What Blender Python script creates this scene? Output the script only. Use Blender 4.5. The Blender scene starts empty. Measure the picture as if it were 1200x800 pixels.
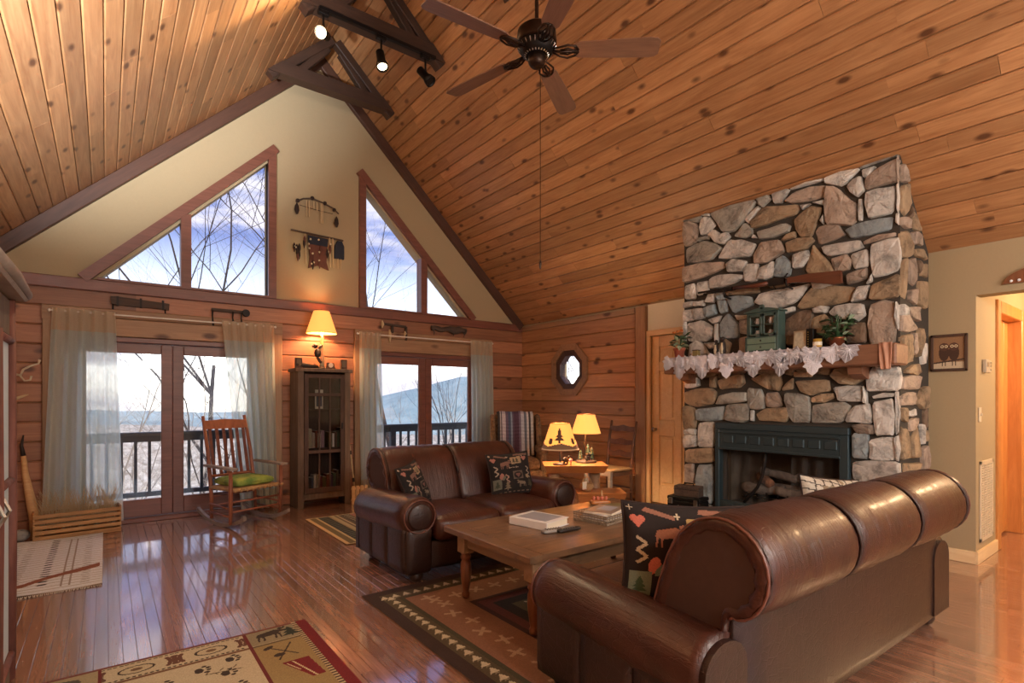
import bpy, bmesh, math, random
import numpy as np
from mathutils import Vector, Matrix, noise
random.seed(7); np.random.seed(7)
SC = bpy.context.scene
COL = SC.collection
PI = math.pi

# ---------------------------------------------------------------- camera, world, light, exposure
F_PX, YAW, HORIZON, EYE = 625.0, math.radians(37.3), 467.0, 1.33
SN, CS = math.sin(YAW), math.cos(YAW)
cam_data = bpy.data.cameras.new('camera'); cam = bpy.data.objects.new('camera', cam_data); COL.objects.link(cam)
cam.location = (0, 0, EYE); cam.rotation_euler = (PI/2, 0, -YAW)
cam_data.sensor_width = 36; cam_data.lens = F_PX*36/1200
cam_data.shift_y = (HORIZON-400)/1200; cam_data.clip_start = 0.05; cam_data.clip_end = 4000
SC.camera = cam
vs = SC.view_settings
vs.view_transform = 'Standard'; vs.look = 'None'; vs.gamma = 1; vs.use_curve_mapping = False; vs.exposure = 0.2

def lin(c):
    if isinstance(c, (int, float)): c = (c, c, c)
    return tuple(((v/255)/12.92 if v/255 <= .04045 else ((v/255+.055)/1.055)**2.4) for v in c)

def make_world():
    w = bpy.data.worlds.new('sky'); SC.world = w; w.use_nodes = True
    nt = w.node_tree; nt.nodes.clear(); N = nt.nodes.new; L = nt.links.new
    out = N('ShaderNodeOutputWorld'); bg = N('ShaderNodeBackground'); L(bg.outputs[0], out.inputs[0])
    tc = N('ShaderNodeTexCoord'); sep = N('ShaderNodeSeparateXYZ'); L(tc.outputs['Generated'], sep.inputs[0])
    ramp = N('ShaderNodeValToRGB'); L(sep.outputs['Z'], ramp.inputs[0])
    e = ramp.color_ramp.elements
    e[0].position = 0.0; e[0].color = (*lin((250, 244, 232)), 1)
    e[1].position = 1.0; e[1].color = (*lin((82, 102, 152)), 1)
    for p, c in ((.05, (248, 248, 244)), (.12, (196, 208, 222)), (.26, (87, 101, 143)), (.55, (78, 94, 142))):
        k = ramp.color_ramp.elements.new(p); k.color = (*lin(c), 1)
    mp = N('ShaderNodeMapping'); mp.inputs['Scale'].default_value = (2.2, 2.2, 9.0); L(tc.outputs['Generated'], mp.inputs[0])
    nz = N('ShaderNodeTexNoise'); nz.inputs['Scale'].default_value = 1.7; nz.inputs['Detail'].default_value = 7; nz.inputs['Roughness'].default_value = .55
    L(mp.outputs[0], nz.inputs[0])
    cr = N('ShaderNodeValToRGB'); L(nz.outputs[0], cr.inputs[0]); cr.color_ramp.elements[0].position = .47; cr.color_ramp.elements[1].position = .60
    mx = N('ShaderNodeMixRGB'); L(cr.outputs[0], mx.inputs[0]); L(ramp.outputs[0], mx.inputs[1]); mx.inputs[2].default_value = (*lin((158, 156, 166)), 1)
    L(mx.outputs[0], bg.inputs[0]); bg.inputs[1].default_value = 2.9
make_world()
sun_data = bpy.data.lights.new('sun', 'SUN'); sun_data.energy = 2.6; sun_data.angle = math.radians(1.5); sun_data.color = (1, .95, .88)
sun = bpy.data.objects.new('sun', sun_data); COL.objects.link(sun); sun.rotation_euler = Vector((-.25, .72, -.70)).to_track_quat('-Z', 'Y').to_euler()

# ---------------------------------------------------------------- helpers
def tag(o, label=None, cat=None, group=None, kind=None):
    if label: o['label'] = label
    if cat: o['category'] = cat
    if group: o['group'] = group
    if kind: o['kind'] = kind
    return o
def T(name, label, cat, loc=(0,0,0), rz=0, group=None, rot=None):
    o = bpy.data.objects.new(name, None); COL.objects.link(o); o.empty_display_size = .1
    o.location = loc; o.rotation_euler = rot or (0, 0, rz)
    return tag(o, label, cat, group)
def mesh_of(bm, name, smooth=False):
    bmesh.ops.recalc_face_normals(bm, faces=bm.faces)
    me = bpy.data.meshes.new(name); bm.to_mesh(me); bm.free()
    if smooth: me.polygons.foreach_set('use_smooth', [True]*len(me.polygons))
    return me
def O(name, src, mat, parent=None, loc=None, rot=None, smooth=False, label=None):
    me = mesh_of(src, name, smooth) if isinstance(src, bmesh.types.BMesh) else src
    if mat is not None and len(me.materials) == 0: me.materials.append(mat)
    o = bpy.data.objects.new(name, me); COL.objects.link(o)
    if parent: o.parent = parent
    if loc is not None: o.location = loc
    if rot is not None: o.rotation_euler = rot
    if label: o['label'] = label
    return o
def S(name, src, mat, **k):
    return tag(O(name, src, mat, **k), kind='structure')
def BM(): return bmesh.new()
def box(bm, c, s, rot=None, bev=0, seg=1):
    m = Matrix.Translation(c)
    if rot is not None: m = m @ (rot if isinstance(rot, Matrix) else Matrix.Rotation(rot, 4, 'Z'))
    m = m @ Matrix.Diagonal((*s, 1))
    r = bmesh.ops.create_cube(bm, size=1, matrix=m)
    if bev > 0:
        vset = set(r['verts']); ed = [e for e in bm.edges if e.verts[0] in vset and e.verts[1] in vset]
        bmesh.ops.bevel(bm, geom=ed, offset=bev, segments=seg, affect='EDGES', clamp_overlap=True)
    return bm
def box2(bm, a, b, bev=0, seg=1):
    a, b = Vector(a), Vector(b)
    return box(bm, (a+b)/2, tuple(abs(v) for v in (b-a)), bev=bev, seg=seg)
def tube(bm, pts, rad, n=8, cap=True, flat=None, closed=False):
    pts = [Vector(p) for p in pts]; m = len(pts)
    if isinstance(rad, (int, float)): rad = [rad]*m
    rings = []; up = None
    for i, p in enumerate(pts):
        if closed: t = pts[(i+1) % m]-pts[i-1]
        else: t = (pts[min(i+1, m-1)]-pts[max(i-1, 0)])
        if t.length < 1e-9: t = Vector((0, 0, 1))
        t.normalize()
        if up is None: up = Vector((0, 0, 1)) if abs(t.z) < .9 else Vector((1, 0, 0))
        x = up.cross(t)
        if x.length < 1e-6: x = Vector((1, 0, 0)).cross(t)
        x.normalize(); y = t.cross(x); up = y
        f = flat or (1, 1)
        rings.append([bm.verts.new(p + (x*math.cos(2*PI*k/n)*f[0] + y*math.sin(2*PI*k/n)*f[1])*rad[i]) for k in range(n)])
    for i in range(m if closed else m-1):
        a, b = rings[i], rings[(i+1) % m]
        for k in range(n): bm.faces.new((a[k], a[(k+1) % n], b[(k+1) % n], b[k]))
    if cap and not closed:
        bm.faces.new(rings[0][::-1]); bm.faces.new(rings[-1])
    return bm
def lathe(bm, prof, c=(0, 0, 0), n=20, axis='Z', cap=True):
    c = Vector(c); rings = []
    for r, h in prof:
        ring = []
        for k in range(n):
            a = 2*PI*k/n; v = (math.cos(a)*r, math.sin(a)*r, h)
            if axis == 'X': v = (h, v[0], v[1])
            elif axis == 'Y': v = (v[0], h, v[1])
            ring.append(bm.verts.new(c+Vector(v)))
        rings.append(ring)
    for a, b in zip(rings, rings[1:]):
        for k in range(n): bm.faces.new((a[k], a[(k+1) % n], b[(k+1) % n], b[k]))
    if cap:
        bm.faces.new(rings[0][::-1]); bm.faces.new(rings[-1])
    return bm
def prism(bm, poly, d0, d1, fr):
    """poly: 2-D points, fr(a,b,d)->xyz"""
    A = [bm.verts.new(fr(a, b, d0)) for a, b in poly]; B = [bm.verts.new(fr(a, b, d1)) for a, b in poly]
    n = len(poly); bm.faces.new(A); bm.faces.new(B[::-1])
    for k in range(n): bm.faces.new((A[k], B[k], B[(k+1) % n], A[(k+1) % n]))
    return bm
XZ = lambda a, b, d: (a, d, b)      # plane facing along Y
YZ = lambda a, b, d: (d, a, b)      # plane facing along X
XY = lambda a, b, d: (a, b, d)
def sphere(bm, c, r, n=10, s=(1, 1, 1)):
    bmesh.ops.create_uvsphere(bm, u_segments=n, v_segments=max(5, n*2//3), radius=1, matrix=Matrix.Translation(c) @ Matrix.Diagonal((r*s[0], r*s[1], r*s[2], 1)))
    return bm
def puffbox(bm, c, s, r=.04, puff=(0, 0, 0), n=8, rot=None):
    """rounded, puffed cushion-like box"""
    t = BM(); bmesh.ops.create_cube(t, size=2); bmesh.ops.subdivide_edges(t, edges=t.edges[:], cuts=n, use_grid_fill=True)
    h = Vector(s)/2; M_ = Matrix.Translation(c) @ (rot if rot is not None else Matrix())
    for v in t.verts:
        p = Vector((math.sin(v.co[i]*PI/2)*.35+v.co[i]*.65 for i in range(3)))
        q = Vector([p[i]*h[i] for i in range(3)]); inner = Vector([max(-h[i]+r, min(h[i]-r, q[i])) for i in range(3)])
        d = q-inner
        if d.length > 1e-6: q = inner + d.normalized()*r
        for i in range(3):
            j, k = (i+1) % 3, (i+2) % 3
            q[i] += puff[i]*p[i]*max(0, 1-p[j]**2)*max(0, 1-p[k]**2)
        v.co = M_ @ q
    me = bpy.data.meshes.new('tmp'); t.to_mesh(me); t.free(); bm.from_mesh(me); bpy.data.meshes.remove(me)
    return bm
def grid_mesh(name, P, canvas=None, closed_u=False):
    """P: (nv+1, nu+1, 3) points; canvas: (nv, nu, 3) linear colours on the cells"""
    nv, nu = P.shape[0]-1, P.shape[1]-1
    idx = np.arange((nv+1)*(nu+1)).reshape(nv+1, nu+1)
    q = np.stack([idx[:-1, :-1], idx[:-1, 1:], idx[1:, 1:], idx[1:, :-1]], -1).reshape(-1, 4)
    me = bpy.data.meshes.new(name)
    me.vertices.add(P.shape[0]*P.shape[1]); me.vertices.foreach_set('co', P.reshape(-1).astype(np.float32))
    me.loops.add(len(q)*4); me.loops.foreach_set('vertex_index', q.reshape(-1).astype(np.int32))
    me.polygons.add(len(q)); me.polygons.foreach_set('loop_start', (np.arange(len(q))*4).astype(np.int32))
    me.update(calc_edges=True); me.polygons.foreach_set('use_smooth', np.ones(len(q), dtype=bool))
    if canvas is not None:
        col = np.ones((len(q), 4, 4), dtype=np.float32); col[:, :, :3] = canvas.reshape(-1, 1, 3)
        at = me.color_attributes.new('Col', 'FLOAT_COLOR', 'CORNER'); at.data.foreach_set('color', col.reshape(-1))
    me.update(); return me
class Canvas:
    """a woven or printed design drawn cell by cell; coordinates 0..w, 0..h in metres or units"""
    def __init__(s, nx, ny, w, h, bg):
        s.a = np.zeros((ny, nx, 3)); s.a[:] = lin(bg)
        s.X, s.Y = np.meshgrid((np.arange(nx)+.5)/nx*w, (np.arange(ny)+.5)/ny*h)
    def put(s, m, c): s.a[m] = lin(c)
    def rect(s, x0, y0, x1, y1, c): s.put((s.X >= x0) & (s.X < x1) & (s.Y >= y0) & (s.Y < y1), c)
    def ell(s, x, y, rx, ry, c, ang=0):
        dx, dy = s.X-x, s.Y-y; ca, sa = math.cos(ang), math.sin(ang)
        s.put(((dx*ca+dy*sa)/rx)**2+((-dx*sa+dy*ca)/ry)**2 < 1, c)
    def poly(s, pts, c):
        m = np.zeros(s.X.shape, bool); n = len(pts)
        for i in range(n):
            (x0, y0), (x1, y1) = pts[i], pts[(i+1) % n]
            if y0 == y1: continue
            m ^= ((s.Y >= min(y0, y1)) & (s.Y < max(y0, y1))) & (s.X < x0+(s.Y-y0)*(x1-x0)/(y1-y0))
        s.put(m, c)
    def line(s, x0, y0, x1, y1, w, c):
        d = math.hypot(x1-x0, y1-y0) or 1e-9; nx, ny = -(y1-y0)/d*w/2, (x1-x0)/d*w/2
        s.poly([(x0+nx, y0+ny), (x1+nx, y1+ny), (x1-nx, y1-ny), (x0-nx, y0-ny)], c)
    def noise(s, k): s.a *= 1+(np.random.rand(*s.X.shape)[..., None]-.5)*2*k

# ---------------------------------------------------------------- materials (all node based)
class NT:
    def __init__(s, name):
        s.m = bpy.data.materials.new(name); s.m.use_nodes = True; s.t = s.m.node_tree; s.t.nodes.clear()
        s.out = s.n('ShaderNodeOutputMaterial'); s.b = s.n('ShaderNodeBsdfPrincipled'); s.l(s.b.outputs[0], s.out.inputs[0])
    def n(s, t, **k):
        x = s.t.nodes.new(t)
        for a, b in k.items(): setattr(x, a, b)
        return x
    def l(s, a, b): s.t.links.new(a, b)
    def coord(s, scale=(1, 1, 1), rnd=True):
        tc = s.n('ShaderNodeTexCoord'); src = tc.outputs['Object']
        if rnd:
            oi = s.n('ShaderNodeObjectInfo'); mul = s.n('ShaderNodeVectorMath', operation='MULTIPLY_ADD')
            s.l(oi.outputs['Random'], mul.inputs[0]); mul.inputs[1].default_value = (37, 61, 83); s.l(src, mul.inputs[2]); src = mul.outputs[0]
        mp = s.n('ShaderNodeMapping'); mp.inputs['Scale'].default_value = scale; s.l(src, mp.inputs[0]); return mp.outputs[0]
    def noise(s, v, scale, detail=4, rough=.55, dist=0):
        x = s.n('ShaderNodeTexNoise'); s.l(v, x.inputs[0]); x.inputs['Scale'].default_value = scale; x.inputs['Detail'].default_value = detail
        x.inputs['Roughness'].default_value = rough; x.inputs['Distortion'].default_value = dist; return x.outputs[0]
    def ramp(s, f, stops):
        x = s.n('ShaderNodeValToRGB'); s.l(f, x.inputs[0]); e = x.color_ramp.elements
        while len(e) < len(stops): e.new(.5)
        for k, (p, c) in zip(e, stops): k.position = p; k.color = (*lin(c), 1)
        return x.outputs[0]
    def mix(s, f, a, b, mode='MIX'):
        x = s.n('ShaderNodeMixRGB', blend_type=mode)
        for i, v in enumerate((f, a, b)):
            if hasattr(v, 'is_linked'): s.l(v, x.inputs[i])
            elif isinstance(v, tuple): x.inputs[i].default_value = (*v, 1) if len(v) == 3 else v
            else: x.inputs[i].default_value = v
        return x.outputs[0]
    def bump(s, h, strength=.3, dist=.01):
        x = s.n('ShaderNodeBump'); s.l(h, x.inputs['Height']); x.inputs['Strength'].default_value = strength; x.inputs['Distance'].default_value = dist
        s.l(x.outputs[0], s.b.inputs['Normal'])
    def set(s, **k):
        for a, b in k.items():
            i = s.b.inputs[a.replace('_', ' ')]
            if hasattr(b, 'is_linked'): s.l(b, i)
            elif isinstance(b, tuple): i.default_value = (*b, 1) if len(b) == 3 else b
            else: i.default_value = b
        return s
def mplain(name, c, rough=.5, metal=0, var=.12, scale=30, bump=.15, coat=0, **k):
    t = NT(name); v = t.coord((1, 1, 1)); n = t.noise(v, scale, 4)
    a = tuple(max(0, x*(1-var)) for x in lin(c)); b = tuple(min(1, x*(1+var)) for x in lin(c))
    t.set(Base_Color=t.mix(n, a, b), Roughness=rough, Metallic=metal, Coat_Weight=coat, **k)
    if bump: t.bump(n, bump, .004)
    return t.m
def mwood(name, dark, light, rough=.45, grain=(1.2, 14, 14), knots=.0, vary=.35, bump=.15, coat=0, coat_rough=.15, coat_ior=1.5, knotcol=(70, 36, 18), wear=None, kscale=(2.0, 4.5, 4.5)):
    """grain along the object's x axis; tone varies from piece to piece"""
    t = NT(name); v = t.coord(grain)
    n = t.noise(v, 1.6, 6, .62, 1.2); f = t.noise(t.coord((grain[0]*2, grain[1]*5, grain[2]*5)), 1.5, 3)
    c = t.ramp(n, [(.28, dark), (.72, light)])
    c = t.mix(.25, c, t.ramp(f, [(.3, dark), (.7, light)]))
    oi = t.n('ShaderNodeObjectInfo'); g = t.n('ShaderNodeMapRange'); t.l(oi.outputs['Random'], g.inputs[0]); g.inputs[3].default_value = 1-vary; g.inputs[4].default_value = 1+vary*.45
    c = t.mix(1.0, c, g.outputs[0], 'MULTIPLY')
    if knots > 0:
        vo = t.n('ShaderNodeTexVoronoi'); t.l(t.coord(kscale), vo.inputs['Vector']); vo.inputs['Scale'].default_value = 1.0; sc_ = t.n('ShaderNodeSeparateColor'); t.l(vo.outputs['Color'], sc_.inputs[0]); gt = t.n('ShaderNodeMath', operation='GREATER_THAN'); t.l(sc_.outputs[0], gt.inputs[0]); gt.inputs[1].default_value = .5
        mr = t.n('ShaderNodeMapRange'); t.l(vo.outputs['Distance'], mr.inputs[0]); mr.inputs[1].default_value = knots; mr.inputs[2].default_value = knots*.45; mr.inputs[3].default_value = 0; mr.inputs[4].default_value = .85
        km = t.n('ShaderNodeMath', operation='MULTIPLY'); t.l(mr.outputs[0], km.inputs[0]); t.l(gt.outputs[0], km.inputs[1]); c = t.mix(km.outputs[0], c, lin(knotcol))
    if wear:
        w = t.noise(t.coord((2, 2, 2)), 2.2, 5, .7); wr = t.ramp(w, [(.5, 0), (.72, 255)]); c = t.mix(wr, c, lin(wear))
    t.set(Base_Color=c, Roughness=rough, Coat_Weight=coat, Coat_Roughness=coat_rough, Coat_IOR=coat_ior)
    t.bump(n, bump, .004); return t.m
def mleather(name, c, c2, rough=.38, streak=.55):
    t = NT(name); v = t.coord((1, 1, 1), rnd=False)
    n = t.noise(v, 3.2, 6, .65); fine = t.noise(v, 260, 2)
    st = t.noise(t.coord((34, 2.5, 2.5), False), 1.6, 4, .6, .6)
    wr = t.n('ShaderNodeTexVoronoi', feature='DISTANCE_TO_EDGE'); t.l(t.coord((1.0, .8, 1), False), wr.inputs['Vector']); wr.inputs['Scale'].default_value = 22
    cr = t.n('ShaderNodeMapRange'); t.l(wr.outputs['Distance'], cr.inputs[0]); cr.inputs[1].default_value = 0; cr.inputs[2].default_value = .05
    col = t.ramp(n, [(.3, c), (.72, c2)])
    scr = t.noise(t.coord((3, 30, 12), False), 2.2, 6, .8, 2.0); col = t.mix(t.ramp(scr, [(.64, 0), (.72, 150)]), col, lin((150, 98, 70)))
    t.set(Base_Color=col, Roughness=rough, Coat_Weight=.18, Coat_Roughness=.22)
    h = t.mix(.18, n, fine); h = t.mix(.10, h, cr.outputs[0]); h = t.mix(streak, h, st); t.bump(h, .6, .018); return t.m
def mattr(name, rough=.85, bump=.4, bscale=180, sheen=.0, trans=0):
    t = NT(name); a = t.n('ShaderNodeVertexColor', layer_name='Col'); n = t.noise(t.coord((1, 1, 1), False), bscale, 2)
    c = t.mix(.35, a.outputs[0], t.mix(n, (.35, .35, .35), (1.0, 1.0, 1.0)), 'MULTIPLY')
    t.set(Base_Color=c, Roughness=rough, Sheen_Weight=sheen)
    if bump: t.bump(n, bump, .004)
    return t.m
def mglass(name='window_glass', tint=(1, 1, 1)):
    t = NT(name); g = t.n('ShaderNodeBsdfGlossy'); g.inputs['Roughness'].default_value = .02; tr = t.n('ShaderNodeBsdfTransparent'); tr.inputs[0].default_value = (*tint, 1)
    fr = t.n('ShaderNodeFresnel'); ge = t.n('ShaderNodeNewGeometry'); mr = t.n('ShaderNodeMapRange'); t.l(ge.outputs['Backfacing'], mr.inputs[0]); mr.inputs[3].default_value = 1.45; mr.inputs[4].default_value = 1/1.45; t.l(mr.outputs[0], fr.inputs[0]); mx = t.n('ShaderNodeMixShader'); t.l(fr.outputs[0], mx.inputs[0]); t.l(tr.outputs[0], mx.inputs[1]); t.l(g.outputs[0], mx.inputs[2]); t.l(mx.outputs[0], t.out.inputs[0])
    return t.m
def msheer(name, c=(232, 238, 232), opac=.5):
    t = NT(name); d = t.n('ShaderNodeBsdfDiffuse'); d.inputs[0].default_value = (*lin(c), 1); tl = t.n('ShaderNodeBsdfTranslucent'); tl.inputs[0].default_value = (*lin(c), 1)
    tr = t.n('ShaderNodeBsdfTransparent'); a = t.n('ShaderNodeMixShader'); a.inputs[0].default_value = .7; t.l(d.outputs[0], a.inputs[1]); t.l(tl.outputs[0], a.inputs[2])
    w = t.noise(t.coord((1, 1, 1), False), 420, 1); mr = t.n('ShaderNodeMapRange'); t.l(w, mr.inputs[0]); mr.inputs[1].default_value = .3; mr.inputs[2].default_value = .7; mr.inputs[3].default_value = opac-.12; mr.inputs[4].default_value = opac+.12
    b = t.n('ShaderNodeMixShader'); t.l(mr.outputs[0], b.inputs[0]); t.l(tr.outputs[0], b.inputs[1]); t.l(a.outputs[0], b.inputs[2]); t.l(b.outputs[0], t.out.inputs[0]); return t.m
def memit(name, c, s):
    t = NT(name); t.set(Base_Color=lin(c), Emission_Color=lin(c), Emission_Strength=s); return t.m
def mshade(name, c, s, attr=False):
    t = NT(name)
    if attr:
        a = t.n('ShaderNodeVertexColor', layer_name='Col'); cc = a.outputs[0]
    else: cc = lin(c)
    t.set(Base_Color=cc, Roughness=.8, Emission_Color=cc, Emission_Strength=s); return t.m

M = {}
M['pine'] = mwood('knotty_pine', (148, 98, 60), (194, 146, 100), rough=.42, grain=(1.1, 11, 11), knots=.27, vary=.26, kscale=(4.2, 8.5, 3), bump=.12)
M['log'] = mwood('cedar_log_siding', (154, 102, 64), (204, 152, 104), rough=.5, grain=(1.0, 12, 12), knots=.25, vary=.28, kscale=(3.6, 6.5, 3), bump=.15)
M['log_red'] = mwood('red_cedar_siding', (136, 86, 60), (180, 124, 88), rough=.5, grain=(1.0, 12, 12), knots=.25, vary=.3, kscale=(3.6, 6.5, 3), bump=.15)
M['trim'] = mwood('dark_fir_trim', (64, 40, 30), (94, 61, 46), rough=.5, grain=(1, 10, 10), vary=.15)
M['beam'] = mwood('dark_stained_beam', (44, 28, 20), (72, 47, 33), rough=.6, grain=(1, 10, 10), vary=.15)
M['frame'] = mwood('mahogany_frame', (98, 58, 46), (132, 82, 66), rough=.4, grain=(1, 12, 12), vary=.1, bump=.08)
M['casing'] = mwood('weathered_casing', (136, 102, 72), (176, 136, 100), rough=.55, grain=(1, 9, 9), vary=.15, knots=.2)
M['door'] = mwood('clear_pine_door', (222, 188, 140), (242, 216, 172), rough=.38, grain=(1.0, 9, 9), vary=.08, bump=.06)
M['oak'] = mwood('oak_floor_strip', (134, 92, 72), (182, 136, 110), rough=.24, grain=(1.6, 26, 26), vary=.3, bump=.05, coat=1.0, coat_rough=.07, coat_ior=2.8)
M['plaster'] = mplain('cream_plaster', (166, 147, 114), .85, var=.05, scale=60, bump=.12)
M['glass'] = mglass()
M['black'] = mplain('black_metal', (26, 24, 24), .45, .6, var=.2)
M['iron'] = mplain('dark_iron', (44, 40, 38), .55, .7, var=.3)
M['steel'] = mplain('brushed_nickel', (170, 165, 158), .3, 1, var=.1)
# ================================================================= STRUCTURE
W, G, BACK, LEFT = 5.56, 7.02, -4.0, -1.14
RX, RZ, SL = 2.22, 5.78, .965                     # ridge line and roof slope
ceil_z = lambda x: RZ-SL*abs(x-RX)
EAVE = ceil_z(W)
plank_cache = {}
def plank_mesh(L, w, t, ch=.004):
    k = (round(L, 2), round(w, 3), round(t, 3))
    if k not in plank_cache:
        bm = BM(); L, w, t = k
        prof = [(-w/2, -t/2), (w/2, -t/2), (w/2, t/2-ch), (w/2-ch, t/2), (-w/2+ch, t/2), (-w/2, t/2-ch)]
        prism(bm, prof, -L/2, L/2, lambda a, b, d: (d, a, b)); plank_cache[k] = mesh_of(bm, 'plank')
    return plank_cache[k]
def plank(name, c, ax, az, L, w, t, mat, parent, ch=.004):
    me = plank_mesh(L, w, t, ch)
    if len(me.materials) == 0: me.materials.append(mat)
    elif me.materials[0] is not mat: me = me.copy(); me.materials[0] = mat
    o = bpy.data.objects.new(name, me); COL.objects.link(o); o.parent = parent
    ax = Vector(ax).normalized(); az = Vector(az).normalized(); ay = az.cross(ax)
    m = Matrix((ax, ay, az)).transposed().to_4x4(); m.translation = c; o.matrix_basis = m
    return o
# ---- floor: slab below, oak strips on top
bm = BM(); box2(bm, (LEFT-.3, BACK-.2, -.14), (8.6, G+.12, -.02))
floor = S('floor', bm, M['oak'])
SW = .0606
px_u = lambda x, y, z: (600+F_PX*(CS*x-SN*y)/(SN*x+CS*y), HORIZON-F_PX*(z-EYE)/(SN*x+CS*y))
strips = []
x = LEFT
rr = random.Random(3)
while x < 8.4:
    y = BACK + rr.random()*1.2
    y0 = BACK
    while y0 < G:
        y1 = min(G, (y if y > y0+.2 else y0+.9))
        strips.append((x+SW/2, y0, y1)); y0 = y1; y = y0+rr.choice((.8, 1.1, 1.4, 1.7, 2.0))
    x += SW
def strip_score(s):
    xx, a, b = s; best = 0
    for yy in np.linspace(a, b, 5):
        d = SN*xx+CS*yy
        if d < .6: continue
        u, v = px_u(xx, yy, 0)
        if not (0 <= u <= 1200 and 580 <= v <= 800): continue
        if xx > 1.4 and yy < 2.0 and xx < 4: continue        # under the leather sofa
        if 1.36 < xx < 4.2 and .9 < yy < 3.46: continue      # under the big rug
        if xx < .95 and 1.6 < yy < 3.3: continue
        best += 1/d**2
    return best*(b-a)
strips.sort(key=strip_score, reverse=True)
rest = BM()
for i, (xc, a, b) in enumerate(strips):
    if i < 290 and strip_score((xc, a, b)) > 0:
        plank('floor_board', (xc, (a+b)/2, -.01), (0, 1, 0), (0, 0, 1), b-a-.0015, SW-.0018, .02, M['oak'], floor, .0012)
    else: box2(rest, (xc-SW/2+.0009, a+.0008, -.02), (xc+SW/2-.0009, b-.0008, 0))
def moakstuff():
    t = NT('oak_floor_far'); v = t.coord((1, 1, 1), False)
    mp = t.n('ShaderNodeMapping'); mp.inputs['Scale'].default_value = (1/SW, .6, 1); t.l(v, mp.inputs[0])
    vo = t.n('ShaderNodeTexWhiteNoise'); 
    sx = t.n('ShaderNodeSeparateXYZ'); t.l(v, sx.inputs[0]); fl = t.n('ShaderNodeMath', operation='FLOOR'); sb = t.n('ShaderNodeMath', operation='MULTIPLY_ADD'); t.l(sx.outputs[0], sb.inputs[0]); sb.inputs[1].default_value = 1/SW; sb.inputs[2].default_value = -LEFT/SW+.001; t.l(sb.outputs[0], fl.inputs[0]); vo.noise_dimensions = '1D'; t.l(fl.outputs[0], vo.inputs['W'])
    n = t.noise(t.coord((26, 1.6, 26), False), 1.6, 6, .6, 1.2); c = t.ramp(n, [(.28, (134, 92, 72)), (.72, (182, 136, 110))])
    g = t.n('ShaderNodeMapRange'); t.l(vo.outputs['Value'], g.inputs[0]); g.inputs[3].default_value = .72; g.inputs[4].default_value = 1.12
    t.set(Base_Color=t.mix(1.0, c, g.outputs[0], 'MULTIPLY'), Roughness=.24, Coat_Weight=1.0, Coat_Roughness=.07, Coat_IOR=2.8); return t.m
O('far_floor_boards', rest, moakstuff(), floor)['kind'] = 'stuff'

# ---- ceilings
slope_len = (W-RX)*math.sqrt(1+SL*SL); NC = 33; CW = slope_len/NC
for side, nm in ((-1, 'ceiling_left'), (1, 'ceiling_right')):
    d = Vector((side, 0, -SL)).normalized(); nrm = Vector((-side*SL, 0, -1)).normalized() if True else None
    nrm = Vector((-side*SL, 0, -1)).normalized()
    bm = BM()
    for off0, off1, ya, yb in ((-.03, -.16, .2, G+.9), (0, -.16, BACK-.1, .2)):
        for k in range(2): pass
        xe = RX+side*(W-RX+ .12)
        prism(bm, [(RX, RZ), (xe, RZ-SL*abs(xe-RX)), (xe, RZ-SL*abs(xe-RX)+.18), (RX, RZ+.18)], ya, yb, XZ) if off0 == 0 else \
        prism(bm, [(RX, RZ+.03), (xe, RZ+.03-SL*abs(xe-RX)), (xe, RZ-SL*abs(xe-RX)+.18), (RX, RZ+.18)], ya, yb, XZ)
    cl = S(nm, bm, M['pine'])
    rr = random.Random(11+side)
    for i in range(NC):
        c0 = Vector((RX, 0, RZ))+d*(CW*(i+.5))
        y = .2; nxt = .2+rr.random()*2.6+.5
        while y < G-.01:
            e = min(G, nxt)
            if G-e < .5: e = G
            plank('ceiling_plank', (c0.x-nrm.x*.011, (y+e)/2, c0.z-nrm.z*.011), (0, 1, 0), nrm, e-y-.002, CW-.006, .022, M['pine'], cl, .008)
            y = e; nxt = y+rr.choice((1.2, 1.6, 2.0, 2.4, 2.8, 3.2))
    # rake trim against the gable wall
    p0 = Vector((RX, G-.035, RZ-.075)); 
    bmt = BM(); L_ = slope_len
    trim = S('trim_%d' % (1 if side < 0 else 2), None or mesh_of(BM(), 'trim'), M['trim'])
    c = Vector((RX, G-.03, RZ))+d*(L_/2)+nrm*.065
    plank('rake_board', c, d, Vector((0, -1, 0)), L_, .13, .06, M['trim'], trim, .006)

# ---- gable wall: plaster above the beam, planked logs below
BZ0, BZ1 = 2.44, 2.56
def wall_strip(bm, x0, x1, lo, hi, y0, y1):
    prism(bm, [(x0, lo(x0)), (x1, lo(x1)), (x1, hi(x1)), (x0, hi(x0))], y0, y1, XZ)
WL0, WL1, WT1 = -.07, 1.58, 4.22         # left trapezoid glass: sharp left corner, right edge, top
WR0, WR1, WT0 = 2.82, 4.45, 4.22
wl_top = lambda x: BZ1+(x-WL0)*(WT1-BZ1)/(WL1-WL0)
wr_top = lambda x: BZ1+(WR1-x)*(WT0-BZ1)/(WR1-WR0)
bz = lambda x: BZ1
bm = BM(); hi = lambda x: ceil_z(x)+.05
FO = .07
for a, b, lo in ((LEFT-.1, WL0, bz), (WL0, WL1, wl_top), (WL1, RX, bz), (RX, WR0, bz), (WR0, WR1, wr_top), (WR1, W+.1, bz)):
    wall_strip(bm, a, b, lo, hi, G, G+.16)
D1 = (-.30, 1.54); D2 = (2.86, 4.66); DH = 1.985
for a, b, z0 in ((LEFT-.1, D1[0], 0), (D1[0], D1[1], DH), (D1[1], D2[0], 0), (D2[0], D2[1], DH), (D2[1], W+.1, 0)):
    box2(bm, (a, G+.03, z0-.15 if z0 == 0 else z0), (b, G+.16, BZ1))
wall_back = S('wall_back', bm, M['plaster'])
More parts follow.
